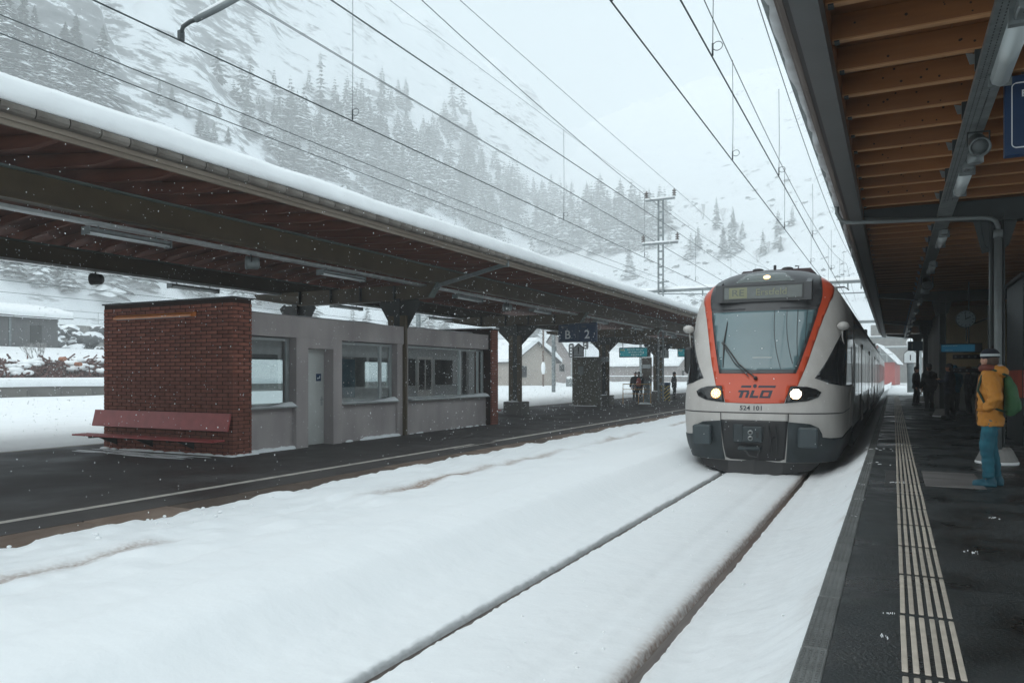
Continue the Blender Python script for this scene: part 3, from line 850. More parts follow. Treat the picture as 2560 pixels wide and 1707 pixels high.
for a, b in ((13.6,17.2),(17.9,20.4),(20.9,22.4)):
    f = MB(); f.box(-16.24,-16.16,a,a+.06,1.05,2.45); f.box(-16.24,-16.16,b-.06,b,1.05,2.45); f.box(-16.24,-16.16,a+.06,b-.06,1.05,1.11); f.box(-16.24,-16.16,a+.06,b-.06,2.39,2.45)
    wf = S(f, 'rear_window', M['alu']); S(MB().box(-16.205,-16.197,a+.06,b-.06,1.11,2.39), 'pane', M['paneb'], wf)
# timetable cases and posters inside
M['poster'] = mat('poster_blue', (.10,.24,.32), .5, col2=(.03,.06,.09), scale=1.2, detail=2)
S(MB().box(FX-1.3, FX-1.26, 16.6, 17.3, 1.3, 2.4), 'timetable_case', M['poster'])
# drifted snow along the foot of the walls
dr_ = MB(); dr_.smooth = True
for i in range(90):
    y = rnd.choice([rnd.uniform(12.1,13.4), rnd.uniform(15.4,17.6), rnd.uniform(18.1,22.7), rnd.uniform(12.05,13.4), rnd.uniform(16.1,17.6)]); r = rnd.uniform(.03,.10)
    if y > 18: r *= .5
    dr_.ball((FX + .04, y, PZ_L), (r*.9, r*2.6, r*.9), 8, 5)
for i in range(60):
    x = rnd.uniform(-16.3,-12.3); r = rnd.uniform(.02,.05)
    dr_.ball((x, BY0-.03, PZ_L), (r*4, r*1.2, r), 8, 5)
for i in range(14):
    y = rnd.uniform(11.5,12.1); r = rnd.uniform(.03,.06); dr_.ball((W1+.02, y, PZ_L), (r, r*2.2, r*.8), 8, 5)
tag(S(dr_, 'foot_snow', M['snow']), kind='stuff')

# bench fixed to the brick wall
bn = thing('bench', 'red wall bench with wide backrest on the brick end wall of the shelter', 'bench', (-14.4, BY0, PZ_L))
def B(mb, name, m): 
    mb.v = [(x+14.4, y-BY0, z-PZ_L) for x, y, z in mb.v]; return mb.build(name, m, bn)
b = MB(); b.prism([(BY0-.30,.80),(BY0-.27,.79),(BY0-.185,1.15),(BY0-.215,1.16)], 'x', -16.36, -12.10); B(b, 'backrest', M['red'])
for i in range(5):
    y = BY0 - .30 - i*.085
    B(MB().cbox(-16.55 + .02*i, -12.16 + .02*i, y-.065, y, .595, .63, .008), 'seat_slat', M['red'])
for x in (-15.9, -14.7, -13.4):
    k = MB(); k.box(x-.03, x+.03, BY0-.68, BY0-.01, .555, .594); k.prism([(BY0-.012,.36),(BY0-.012,.555),(BY0-.45,.555)], 'x', x-.02, x+.02); k.box(x-.02,x+.02,BY0-.20,BY0-.012,.85,1.1)
    B(k, 'wall_bracket', M['darksteel'])
lt = thing('wall_lamp', 'slim orange lamp housing fixed high on the brick end wall', 'lamp', (-14.6, BY0, 3.2))
b = MB(); b.prism([(BY0-.003-BY0,.0),(-.15,.0),(-.16,.035),(-.06,.10),(-.003,.10)], 'x', -1.23, 1.27); b.build('housing', M['orange'], lt)
b = MB(); b.box(-1.15, 1.2, -.14, -.02, -.006, -.001); b.build('lens', M['tube'], lt)
# second bench behind the far pillar, just its end shows
bn2 = thing('bench', 'end of a red bench just beyond the far brick pillar', 'bench', (-12.9, 23.2, PZ_L))
for i in range(5): MB().cbox(-2.6, .5, .24+i*.085, .305+i*.085, .43, .465, .006).build('seat_slat', M['red'], bn2)
MB().prism([(.20,.73),(.17,.72),(.085,1.10),(.115,1.11)], 'x', -2.6, .55).build('backrest', M['red'], bn2)
k = MB(); k.box(-.4,-.34,.02,.62,.37,.43); k.box(-2.2,-2.14,.02,.62,.37,.43); k.build('wall_bracket', M['darksteel'], bn2)

# ------------------------------------------------------------------ right canopy (station side)
M['wood'] = mat('warm_wood', (.18,.063,.016), .6, col2=(.28,.110,.032), scale=2.2, stretch=(.45,4,4), detail=8, per_object=.22, bump=.08, bscale=8)
M['wood_knot'] = mat('wood_knot', (.03,.014,.008), .7)
M['wood_edge'] = mat('lit_wood_edge', (.38,.19,.08), .6, var=.15, scale=3, stretch=(.5,4,4))  # paler than the rafters: light on their undersides put into the colour
M['deck'] = mat('deck_wood', (.15,.054,.014), .65, col2=(.22,.085,.026), scale=1.6, stretch=(.4,5,5), detail=6)
M['greybeam'] = mat('grey_painted_beam', (.075,.082,.084), .45, var=.1, scale=2, bump=.06)
M['oldwood'] = mat('grey_old_wood', (.105,.085,.075), .8, col2=(.19,.155,.135), scale=1.2, stretch=(6,.5,6), detail=8, bump=.25, bscale=12)
M['dgreen'] = mat('dark_green_steel', (.028,.036,.036), .45, var=.2, scale=3)
M['pipe'] = mat('grey_pipe', (.14,.155,.155), .5, var=.15, scale=3, bump=.1, bscale=40)
RC0, RC1 = 1.4, 59.5
rc = thing('platform_canopy', 'wooden-raftered canopy with grey edge beam above the near platform', 'canopy', (1.45, 14.2, PZ_R))
ro = Vector(rc.location)
def K(mb, name, m, parent=rc):
    mb.v = [(x-ro.x, y-ro.y, z-ro.z) for x, y, z in mb.v]; return mb.build(name, m, parent)
# deck planks run along the platform, rafters across
for k in range(9):
    x0 = -.55 + k*.5
    K(MB().box(x0, x0+.492, RC0, RC1, 4.955, 4.985), 'deck_plank', M['deck'])
K(MB().box(3.95, 9.0, RC0, RC1, 4.955, 4.985), 'deck_plank', M['deck'])
K(MB().box(-.80, 9.0, RC0-.05, RC1+.05, 5.0, 5.12), 'roof_board', M['deck'])
raf = MB().box(0, 4.4, -.035, .035, .012, .215).mesh('rafter', M['wood'])
rafe = MB().box(0.002, 4.39, -.036, .036, 0, .0119).mesh('rafter_edge', M['wood_edge'])
kn = MB()
hang = MB().prism([(.03,0),(.07,0),(.07,.08),(0,.10)], 'y', -.006, .006).mesh('rafter_hanger', M['galv_d'])
hook = MB().box(-.02,.02,-.042,.042,-.012,.0).mesh('rafter_shoe', M['dgreen'])
for k in range(80):
    y = 2.7 + k*.70
    r_ = inst('rafter', raf, rc, (-.462-ro.x, y-ro.y, 4.735-ro.z), (0,0,0))
    inst('rafter_edge', rafe, r_)
    if k < 26: inst('rafter_shoe', hook, r_, (.04,0,0))
# knots
for i in range(60):
    k = rnd.randrange(4, 17); y = 2.7 + k*.70 - .0365; x = rnd.uniform(-.3, .62); z = 4.735 + rnd.uniform(.04,.19); r = rnd.uniform(.006,.013)
    kn.lathe([(r, -.001), (r*.7, .0005)], (x, y, z), 8, 'y')
tag(K(kn, 'knots', M['wood_knot']), kind='stuff')
# edge: grey steel beam, weathered fascia planks and zinc gutter
eb = MB(); eb.box(-.652, -.468, RC0, RC1, 4.54, 4.73); K(eb, 'edge_beam', M['greybeam'])
K(MB().box(-.468, -.466, RC0, RC1, 4.731, 4.95), 'edge_blocking', M['deck'])
y = RC0; k = 0
while y < RC1:
    L_ = rnd.uniform(2.6, 4.4); y2 = min(RC1, y+L_)
    K(MB().cbox(-.745, -.70, y+.004, y2-.004, 4.60, 4.735, .006), 'fascia_plank', M['oldwood'])
    K(MB().cbox(-.800, -.748, y+.6, min(RC1, y2+.6)-.008, 4.735, 4.88, .006), 'fascia_plank', M['oldwood'])
    y = y2; k += 1
K(MB().box(-.70,-.652, RC0, RC1, 4.60, 4.66), 'painted_shadow_strip', M['black'])  # solid black strip painting the shade between beam and fascia
gut = MB(); gut.smooth = True
for s in range(1): 
    gut.prism([(-.80,4.90),(-.83,4.86),(-.88,4.845),(-.925,4.87),(-.935,4.93),(-.93,4.93),(-.91,4.88),(-.88,4.86),(-.84,4.875),(-.81,4.91)], 'y', RC0, RC1)
K(gut, 'gutter', M['galv_d'])
# ice-crusted snow that hangs over the eave
def eave_snow():
    mb = MB(); mb.smooth = True
    xs = [-.79,-.80,-.835,-.875,-.90,-.905,-.89,-.85,-.78,-.6,-.2,1,4]
    zs = [4.87,4.83,4.81,4.82,4.86,4.93,5.06,5.18,5.27,5.35,5.42,5.5,5.5]
    ys = []; y = RC0
    while y < RC1: ys.append(y); y += .07 if y < 22 else .3
    ys.append(RC1); P = []
    for i, (x, z) in enumerate(zip(xs, zs)):
        P.append([(x + (.028*noise.noise(Vector((y*2.2, i*.4, 7))) + .03*noise.noise(Vector((y*.6, 1, 7))) if i < 9 else 0), y,
                   z + (.05*noise.noise(Vector((y*1.4, .3, 2))) + .03*noise.noise(Vector((y*4.5, .3, 2))) if 1 <= i <= 4 else .04*noise.noise(Vector((y*.5, i*.2, 5))))) for y in ys])
    mb.grid(P, len(xs), len(ys)); return mb
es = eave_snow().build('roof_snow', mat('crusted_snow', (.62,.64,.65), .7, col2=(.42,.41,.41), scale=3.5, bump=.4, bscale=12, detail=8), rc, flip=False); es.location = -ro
# columns with splayed heads, crossbeams, rain pipe
def rcolumn(y):
    c = MB()
    c.box(1.36, 1.38, y-.10, y+.10, PZ_R, 4.50); c.box(1.54, 1.56, y-.10, y+.10, PZ_R, 4.50); c.box(1.38, 1.54, y-.01, y+.01, PZ_R, 4.50)
    o = K(c, 'column', M['dgreen'])
    pl_ = MB(); pl_.lathe([(.29,PZ_R-.02),(.29,PZ_R+.06),(.22,PZ_R+.22),(.17,PZ_R+.27)], (1.46,y,0), 20); K(pl_, 'column_foot', M['concrete'], o)
    sp = MB(); sp.smooth = True; sp.lathe([(.30,PZ_R),(.305,PZ_R+.03),(.285,PZ_R+.05)], (1.46,y,0), 20); K(sp, 'foot_snow', M['snow'], o)
    b = MB(); b.prism([(-.45,4.62),(-.45,4.74),(3.9,4.74),(3.9,4.42),(1.9,4.40),(1.46,4.40),(1.0,4.46)], 'y', y-.03, y+.03)
    b.prism([(-.45,4.60),(-.45,4.62),(1.0,4.46),(1.46,4.40),(1.9,4.40),(3.9,4.42),(3.9,4.40),(1.46,4.375),(1.0,4.435)], 'y', y-.12, y+.12)
    K(b, 'cross_beam', M['dgreen'], o)
    h = MB(); h.prism([(1.22,4.45),(1.30,4.0),(1.36,3.95),(1.36,4.45)], 'y', y-.06, y+.06); h.prism([(1.56,4.45),(1.56,3.95),(1.62,4.0),(1.75,4.45)], 'y', y-.06, y+.06)
    h.beam((1.20,y,4.42), (1.32,y,3.9), .12, .02, (0,1,0))
    K(h, 'column_head', M['dgreen'], o)
    if y > 20: return o
    p = MB(); p.smooth = True
    yp = y - .16
    p.tube([(-.86,yp,4.86),(-.86,yp,4.70),(-.80,yp,4.58),(-.72,yp,4.53),(-.5,yp,4.515),(1.25,yp,4.43),(1.36,yp,4.41),(1.43,yp,4.36),(1.46,yp,4.28),(1.46,yp,4.1)], .035, 10)
    p.tube([(1.46,yp,4.14),(1.46,yp,PZ_R+.25)], .055, 12)
    p.tube([(1.46,yp,4.22),(1.46,yp,4.10)], .068, 12)
    K(p, 'rain_pipe', M['pipe'], o)
    return o
for y in (14.2, 29.1, 44.0, 58.5): rcolumn(y)
# perforated cable tray with slots
ty0, ty1 = 2.2, 62
t_ = MB(); t_.box(.63, .84, ty0, ty1, 4.50, 4.504); t_.box(.628, .6305, ty0, ty1, 4.504, 4.56); t_.box(.8395, .842, ty0, ty1, 4.504, 4.56)
tray = K(t_, 'cable_tray', M['galv_d'])
sl_ = MB()
for k in range(150):
    y = 4.6 + k*.055
    for x in (.665,.705,.765): sl_.box(x-.004, x+.004, y, y+.026, 4.498, 4.4995)
tag(K(sl_, 'tray_slots', M['black'], tray), kind='stuff')
for k in range(40):
    y = 3.4 + k*1.4
    if y > 58: break
    inst('tray_bracket', hang, tray, (.555-ro.x, y-ro.y, 4.62-ro.z))
    if k < 12: K(MB().box(.62,.85,y-.02,y+.02,4.56,4.735), 'tray_hanger', M['dgreen'], tray)
# linear lamps on the tray
def rlamp(y, lab, big=True):
    t = thing('linear_lamp', lab, 'light', (.80, y, 4.46), 0, 'linear lamps along the near canopy')
    b = MB(); b.smooth = True
    b.prism([(-.065,.03),(-.075,0),(-.06,-.055),(0,-.085),(.06,-.055),(.075,0),(.065,.03)], 'y', .28, 1.50)
    b.build('diffuser', M['lampglass'], t)
    e = MB(); e.cbox(-.055,.055,.02,.27,-.05,.035,.012); e.box(-.085,.085,.22,.278,-.075,.04); e.build('end_housing', M['galv_d'], t); MB().box(-.085,.085,1.502,1.53,-.075,.035).build('end_cap', M['galv_d'], t)
    h = MB(); h.lathe([(.016,-.052),(.016,-.0505)], (0,.10,0), 10); h.build('latch', M['black'], t)
    return t
names = ['nearest the camera beside the blue sign','between the two loudspeakers'] 
lamp_ys = [6.05, 10.5, 15.2, 19.4, 24.3, 28.8, 33.2, 38.0, 42.5, 47.0, 52.0, 56.5]
lbl = ['closest linear lamp on the tray, beside the blue hanging sign','linear lamp on the tray just past the round loudspeaker','linear lamp on the tray just beyond the first cross beam',
       'fourth linear lamp along the tray, counted from the blue sign','fifth linear lamp along the tray, counted from the blue sign']
for i, y in enumerate(lamp_ys): rlamp(y, lbl[i] if i < 5 else 'small distant linear lamp near the far end of the tray')
# big round loudspeaker below the tray
def rspeaker(y, label, s=1.0):
    t = thing('loudspeaker', label, 'loudspeaker', (.78, y, 4.33), R(4), 'loudspeakers on the near canopy tray')
    b = MB(); b.smooth = True
    b.lathe([(.02,.17),(.105*s,.17),(.112*s,.16),(.115*s,-.10),(.135*s,-.11),(.135*s,-.165),(.115*s,-.165),(.108*s,-.12),(.02,-.12)], (0,0,0), 28, 'y'); dr_o = b.build('drum', M['galv_d'], t); dr_o.rotation_euler = (R(30),0,0)
    f = MB(); f.smooth = True; f.lathe([(.02,-.121),(.106*s,-.121),(.106*s,-.128),(.02,-.13)], (0,0,0), 28, 'y'); f.build('grille', M['pipe'], dr_o)
    k = MB(); k.box(-.14*s,-.128*s,-.03,.03,-.02,.17); k.box(.128*s,.14*s,-.03,.03,-.02,.17); k.box(-.14*s,.14*s,-.03,.03,.163,.17); k.build('yoke', M['dgreen'], t)
    c = MB(); c.smooth = True; c.lathe([(.085*s,-.24),(.10*s,-.23),(.10*s,-.10),(.09*s,-.09)], (-.03,.03,-.02), 20); c.build('terminal_can', M['galv_d'], t)
    return t
rspeaker(9.15, 'grey round loudspeaker hung under the tray right of the rafters').scale = (.74,.74,.74)
rspeaker(22.6, 'dark round loudspeaker farther along the tray')

# ------------------------------------------------------------------ signs under the near canopy
sg = thing('hanging_sign', 'blue hanging platform sign with white border cut by the picture edge', 'sign', (1.45, 8.35, 3.97))
MB().cbox(-.535, .75, -.05, .05, 0, .73, .006).build('panel', M['blue'], sg)
bo = MB()
for a in ((-.48,.70,.065,.071),(-.48,.70,.655,.661)): bo.box(a[0]+.03,a[1]-.03,-.0525,-.0505,a[2]-.003,a[3]+.003)
bo.box(-.483,-.474,-.0525,-.0505,.10,.63); bo.box(.696,.704,-.0525,-.0505,.10,.63)
for cx_, cz_, a0 in ((-.443,.105,180),(-.443,.622,90)):
    for i in range(6):
        a, b_ = R(a0 + i*15), R(a0 + (i+1)*15); r0, r1 = .031, .040
        bo.add([(cx_+r*math.cos(t), yy, cz_+r*math.sin(t)) for yy in (-.0525,-.0505) for r, t in ((r0,a),(r1,a),(r1,b_),(r0,b_))], [(0,1,2,3),(7,6,5,4),(0,4,5,1),(1,5,6,2),(2,6,7,3),(3,7,4,0)])
bo.build('border', M['white'], sg)
text('lettering', 'E', M['white'], sg, (-.385, -.0515, .555), .085, bold=.002)
hr = MB(); hr.box(-.4,-.38,-.01,.01,.73,.78); hr.build('hanger', M['dgreen'], sg)

def dial_clock(loc, label):
    t = thing('station_clock', label, 'clock', loc)
    b = MB(); b.smooth = True; b.lathe([(.29,.10),(.305,.08),(.305,-.06),(.295,-.075),(.28,-.07)], (0,0,0), 40, 'y'); b.build('case', M['darksteel'], t)
    f = MB(); f.lathe([(.282,-.06),(.282,-.072)], (0,0,0), 40, 'y'); f.build('dial', mat('clock_dial', (.22,.28,.29), .4), t)
    for i in range(12):
        a = R(30*i); L_ = .07 if i % 3 == 0 else .055
        q = MB(); q.beam((math.sin(a)*.265, -.074, math.cos(a)*.265), (math.sin(a)*(.265-L_), -.074, math.cos(a)*(.265-L_)), .022, .004, (0,1,0)); q.build('hour_mark', M['black'], t)
    q = MB(); q.beam((0,-.078,0), (-.03,-.078,.235), .022, .004, (0,1,0)); q.build('minute_hand', M['black'], t)
    q = MB(); q.beam((-.03,-.081,-.02), (.14,-.081,.075), .03, .004, (0,1,0)); q.build('hour_hand', M['black'], t)
    k = MB(); k.tube([(.02,.02,-.29),(.02,.02,-.78)], .02, 8); k.tube([(.1,.05,-.22),(.75,.05,.05)], .018, 8); k.build('support', M['dgreen'], t)
    return t
dial_clock((1.78, 24.4, 3.49), 'round white-faced station clock hung over the waiting people').scale = (.8,.8,.8)
M['screen'] = emit('screen_blue', (.008,.075,.13), .35)
db = thing('departure_board', 'wide blue departure board hung above the waiting group', 'display', (1.62, 25.0, 2.58))
MB().cbox(-.42, .60, -.07, .07, 0, .26, .006).build('case', M['black'], db)
MB().box(-.40, .42, -.074, -.071, .03, .225).build('screen', M['screen'], db)
tl = MB()
for i in range(9): tl.box(-.37+i*.042, -.37+i*.042+rnd.uniform(.02,.036), -.0755, -.0745, .185, .20)
for i in range(5): tl.box(-.30+i*.04, -.30+i*.04+rnd.uniform(.02,.034), -.0755, -.0745, .06, .075)
tag(tl.build('text_rows', mat('screen_text', (.35,.45,.42), .5), db), kind='stuff')
MB().tube([(.28,0,.26),(.28,0,2.0)], .018, 8).build('hanger', M['dgreen'], db)
def picto(loc, label, n=4):
    t = thing('pictogram_sign', label, 'sign', loc)
    MB().cbox(-.40,.42,-.03,.03,0,.13,.004).build('panel', M['black'], t)
    for i in range(n):
        q = MB(); x = -.36 + i*.17
        q.box(x, x+.055, -.032, -.0305, .035, .095) if i % 2 else q.lathe([(.03,-.032),(.03,-.0305)], (x+.03,0,.065), 10, 'y')
        q.build('symbol', M['pipe'], t)
    return t
picto((1.98, 26.2, 2.42), 'upper black strip sign with small pictograms below the blue board')
picto((2.0, 27.2, 2.02), 'lower black strip sign with small pictograms at head height', 3)
s1 = thing('track_number_sign', 'dark hanging sign with number one at the far end of platform', 'sign', (.90, 40, 3.06))
MB().cbox(-.31,.31,-.06,.06,0,.44,.006).build('panel', mat('sign_dark_blue', (.012,.03,.05), .4), s1)
text('lettering', '1', M['pipe'], s1, (-.13, -.062, .20), .34, bold=.004)
k = MB(); k.box(-.2,-.18,-.01,.01,.44,1.5); k.box(.18,.2,-.01,.01,.44,1.5); k.build('hanger', M['dgreen'], s1)

# ------------------------------------------------------------------ station building behind the columns
M['ochre'] = mat('ochre_plaster', (.40,.30,.165), .85, col2=(.46,.35,.2), scale=1.5)
M['greyplaster'] = mat('grey_plaster', (.20,.215,.20), .85, var=.1)
st = thing('station_building', 'dim station building with ochre upper wall behind the platform columns', 'building', (3.4, 38, PZ_R))
def Q(mb, name, m, parent=st):
    mb.v = [(x-3.4, y-38, z-PZ_R) for x, y, z in mb.v]; return mb.build(name, m, parent)
Q(MB().box(1.75, 8.9, 36.0, 36.4, 2.28, 4.95), 'upper_wall', M['ochre'])
Q(MB().box(1.75, 8.9, 35.99, 36.4, PZ_R-.02, 2.28), 'lower_wall', M['greyplaster'])
Q(MB().box(4.9, 5.2, 15, 36.0, PZ_R-.02, 4.95), 'side_wall', M['greyplaster'])
Q(MB().box(1.75, 2.0, 36.4, 58, PZ_R-.02, 4.95), 'side_wall', M['darkcon'])
Q(MB().box(1.70, 1.745, 36.2, 36.6, PZ_R, 4.9), 'corner_board', M['darksteel'])
Q(MB().box(4.86, 4.9, 20, 21.2, PZ_R, 2.7), 'door', M['dgreen'])
for y in (23, 27, 31):
    wq = Q(MB().box(4.88, 4.9, y, y+1.4, 1.5, 3.0), 'window', M['alu']); Q(MB().box(4.87, 4.879, y+.08, y+1.32, 1.58, 2.92), 'pane', M['blackgloss'], wq)
ki = thing('kiosk', 'dark green kiosk block at the right picture edge behind the man', 'kiosk', (2.95, 19.2, PZ_R))
MB().cbox(-.66, .9, -1.2, 1.2, -.02, 3.35, .02).build('body', M['dgreen'], ki)
MB().cbox(-.70, .95, -1.25, 1.25, 3.35, 3.45, .02).build('roof', M['darksteel'], ki)
MB().box(-.655, .88, -1.206, -1.201, .95, 1.5).build('red_band', mat('band_red', (.42,.07,.03), .5, var=.2), ki)
MB().box(-.666, -.661, -1.1, 1.1, .95, 1.5).build('red_band', bpy.data.materials['band_red'], ki)
gp = thing('slit_light_panel', 'pale panel standing in for outdoor light between column and kiosk', 'screen', (2.1, 20.6, PZ_R))
f = MB(); f.box(-.16,-.13,-.02,.02,0,3.0); f.box(.13,.16,-.02,.02,0,3.0)
for z in (.0, .95, 1.9, 2.97): f.box(-.13,.13,-.02,.02,z,z+.05)
f.build('frame', M['dgreen'], gp)
for z in (.05, 1.0, 1.95): MB().box(-.13,.13,-.006,.006,z,z+.9).build('pane', mat('frosted', (.42,.42,.44), .4, var=.1), gp)  # opaque pale sheets: outdoor light through open slits put into the colour

# ------------------------------------------------------------------ the train
M['tw'] = mat('train_white', (.42,.40,.375), .4, col2=(.50,.48,.455), scale=1.6, spec=.5, bump=.03, bscale=40, stretch=(2.5,2.5,.7), detail=8)
M['tred'] = mat('train_red', (.50,.064,.022), .34, var=.05, scale=2)
M['tchar'] = mat('train_charcoal', (.045,.047,.050), .42, var=.12, scale=3)
M['tdark'] = mat('train_bumper', (.012,.019,.022), .55, col2=(.032,.043,.048), scale=3, bump=.08, bscale=50)
M['tplow'] = mat('plow_steel', (.022,.022,.023), .55, var=.3, scale=4, bump=.15)
M['trim'] = mat('seal_black', (.014,.015,.016), .35)
M['tside'] = mat('train_side_silver', (.50,.51,.51), .16, metal=.35, var=.06, scale=.7)
M['twin'] = mat('train_window', (.012,.014,.016), .06, spec=.7)
M['wscreen'] = mat('windscreen', (.10,.165,.18), .04, spec=.8, var=.10, scale=.5)
M['amber'] = emit('lamp_amber', (1.0,.66,.30), 2.6)
M['hot'] = emit('lamp_white', (1.0,.93,.80), 18)
M['dotlit'] = mat('display_text', (.20,.205,.12), .5)
M['disp'] = mat('display_glass', (.085,.10,.095), .15, spec=.6, var=.1)
XC, YN, DD = -2.374, 14.93, 1.166
WT = [(.3,1.39),(.6,1.47),(1.0,1.51),(2.6,1.53),(3.1,1.53),(3.35,1.50),(3.54,1.44),(3.72,1.33),(3.87,1.20),(4.0,1.05),(4.1,.88),(4.17,.66),(4.21,.38)]
YT = [(.3,.14),(.6,.03),(1.0,0),(1.3,.02),(1.6,.12),(1.95,.33),(2.4,.60),(2.85,.89),(3.25,1.14),(3.45,1.22),(3.75,1.30),(3.9,1.42),(4.0,1.58),(4.1,1.85),(4.17,2.2),(4.21,2.7)]
def smooth_tab(tab):
    xs = [a for a, _ in tab]; ys = [b for _, b in tab]; n = len(xs)
    m_ = [0]*n
    dl = [(ys[i+1]-ys[i])/(xs[i+1]-xs[i]) for i in range(n-1)]
    for i in range(n): m_[i] = dl[0] if i == 0 else dl[-1] if i == n-1 else ((dl[i-1]+dl[i])/2 if dl[i-1]*dl[i] > 0 else 0)
    def f(z):
        if z <= xs[0]: return ys[0]
        if z >= xs[-1]: return ys[-1]
        for i in range(n-1):
            if z <= xs[i+1]:
                h = xs[i+1]-xs[i]; t = (z-xs[i])/h
                return (2*t**3-3*t*t+1)*ys[i] + (t**3-2*t*t+t)*h*m_[i] + (-2*t**3+3*t*t)*ys[i+1] + (t**3-t*t)*h*m_[i+1]
    return f
WF, YF = smooth_tab(WT), smooth_tab([(z, y if z <= 1.3 else y*(1-.063*min(1,(z-1.3)/1.5))) for z, y in YT])
SEND, YEND = 2.6, 19.6
def surf(s, z, off_=0.0):
    a = min(1, abs(s)); t = a*math.pi/2
    px = WF(z)*math.sin(t)**.80
    py = DD*(1 - max(0, math.cos(t))**.727)
    y = YN + YF(z) + py
    if abs(s) > 1:
        y = y + (YEND - y)*(abs(s)-1)/(SEND-1)
    p = Vector((XC + (px if s > 0 else -px), y, z))
    if off_:
        e = 1e-3
        du = surf(s+e, z) - surf(s-e, z); dz = surf(s, z+e) - surf(s, z-e)
        nn = du.cross(dz)
        if nn.length > 1e-12:
            nn.normalize()
            ref = Vector((math.copysign(1, s)*min(1, abs(s)), -(1.05-min(1, abs(s))), .2))
            if nn.dot(ref) < 0: nn = -nn
            p += nn*off_
    return p
tr = thing('regional_train', 'white and red regional train with lit headlights arriving at the platform', 'train', (XC, YN, 0))
to = Vector(tr.location)
def T(mb, name, m, parent=tr):
    mb.v = [(x-to.x, y-to.y, z-to.z) for x, y, z in mb.v]; return mb.build(name, m, parent)
def lin(a, b, n): return [a + (b-a)*i/n for i in range(n+1)]
# cab shell
ss = lin(-SEND,-1,6)[:-1] + lin(-1,1,56) + lin(1,SEND,6)[1:]
zz = lin(.3,3.4,34) + lin(3.4,4.0,12)[1:] + lin(4.0,4.21,10)[1:]
mb = MB(); mb.smooth = True
mb.grid([[surf(s if abs(s) > 1e-6 else 1e-6, z) for z in zz] for s in ss], len(ss), len(zz))
top = [surf(s if abs(s) > 1e-6 else 1e-6, 4.21) for s in ss]
mb.add(top, [tuple(range(len(top)))])
T(mb, 'cab', M['tw'])
def panel(name, poly, m, off_, parent=tr, mirror=True, step=(.045,.055), both=False):
    """a shell piece cut to an outline given on the cab surface (s, z)"""
    poly = [(s*1.037 if s < .7 else s, z) for s, z in poly]
    if both: poly = poly + [(-s, z) for s, z in reversed(poly)]
    bm = bmesh.new()
    vs_ = [bm.verts.new((s, z, 0)) for s, z in poly]
    bm.faces.new(vs_)
    s0, s1 = min(p[0] for p in poly), max(p[0] for p in poly); z0, z1 = min(p[1] for p in poly), max(p[1] for p in poly)
    a = math.ceil(s0/step[0])*step[0]
    while a < s1:
        bmesh.ops.bisect_plane(bm, geom=bm.verts[:]+bm.edges[:]+bm.faces[:], plane_co=(a+1e-5,0,0), plane_no=(1,0,0)); a += step[0]
    a = math.ceil(z0/step[1])*step[1]
    while a < z1:
        bmesh.ops.bisect_plane(bm, geom=bm.verts[:]+bm.edges[:]+bm.faces[:], plane_co=(0,a+1e-5,0), plane_no=(0,1,0)); a += step[1]
    bmesh.ops.triangulate(bm, faces=[f for f in bm.faces if len(f.verts) > 4])
    bm.verts.index_update()
    out_ = []
    for mir in ((1, -1) if mirror and not both else (1,)):
        q = MB(); q.smooth = True
        pts = [surf(mir*(v.co.x if abs(v.co.x) > 1e-6 else 1e-6), v.co.y, off_) for v in bm.verts]
        q.add(pts, [tuple(v.index for v in f.verts) for f in bm.faces])
        # skirt so that the piece has thickness
        inner = [surf(mir*(v.co.x if abs(v.co.x) > 1e-6 else 1e-6), v.co.y, -.01) for v in bm.verts]
        b0 = len(pts); q.v += [tuple(p) for p in inner]
        for e in bm.edges:
            if len(e.link_faces) == 1:
                i, j = e.verts[0].index, e.verts[1].index
                q.f.append([i, j, b0+j, b0+i]); q.mi.append(0); q.sm.append(False)
        out_.append(T(q, name, m, parent))
    bm.free(); return out_ if len(out_) > 1 else out_[0]
panel('front_mask_red', [(0,1.405),(.17,1.421),(.212,1.738),(.262,1.738),(.33,2.158),(.376,2.49),(.426,2.83),(.478,3.135),(.552,3.388),(.68,3.60),(.86,3.76),(.93,3.87),(.86,3.96),(.0,3.96)], M['tred'], .006, both=True)
panel('roof_mask', [(0,3.28),(.418,3.28),(.45,3.40),(.485,3.537),(.545,3.72),(.62,3.86),(.72,3.95),(.90,4.03),(1.05,4.06),(1.05,4.205),(0,4.205)], M['tchar'], .012, both=True)
panel('windscreen_seal', [(0,3.302),(.416,3.294),(.244,1.98),(0,1.975)], M['tchar'], .016, both=True)
ws = panel('windscreen', [(0,3.235),(.384,3.235),(.232,2.045),(0,2.04)], M['wscreen'], .020, both=True)
panel('side_window', [(.408,1.89),(.495,2.13),(.64,2.54),(.78,2.80),(.93,2.93),(1.25,2.98),(2.3,2.98),(2.3,1.72),(1.35,1.723),(.8,1.745),(.58,1.786)], M['twin'], .010)
panel('headlight', [(.208,1.732),(.34,1.724),(.428,1.683),(.483,1.622),(.45,1.532),(.35,1.464),(.176,1.422)], M['blackgloss'], .014)
panel('seam', [(0,1.242),(.4,1.242),(1.0,1.242),(2.5,1.242),(2.5,1.222),(1.0,1.222),(.4,1.222),(0,1.222)], M['trim'], .004, both=True)
panel('bumper', [(.2,1.075),(.38,1.041),(.47,.971),(.51,.86),(.52,.789),(.62,.772),(.78,.765),(1.5,.76),(2.55,.76),(2.55,.31),(.2,.31)], M['tdark'], .012)
panel('coupler_recess', [(0,1.09),(.2,1.085),(.188,.37),(.15,.33),(0,.33)], M['black'], .010, both=True)
panel('coupler_hatch', [(0,1.215),(.2,1.215),(.2,1.095),(0,1.10)], M['tw'], .012, both=True)
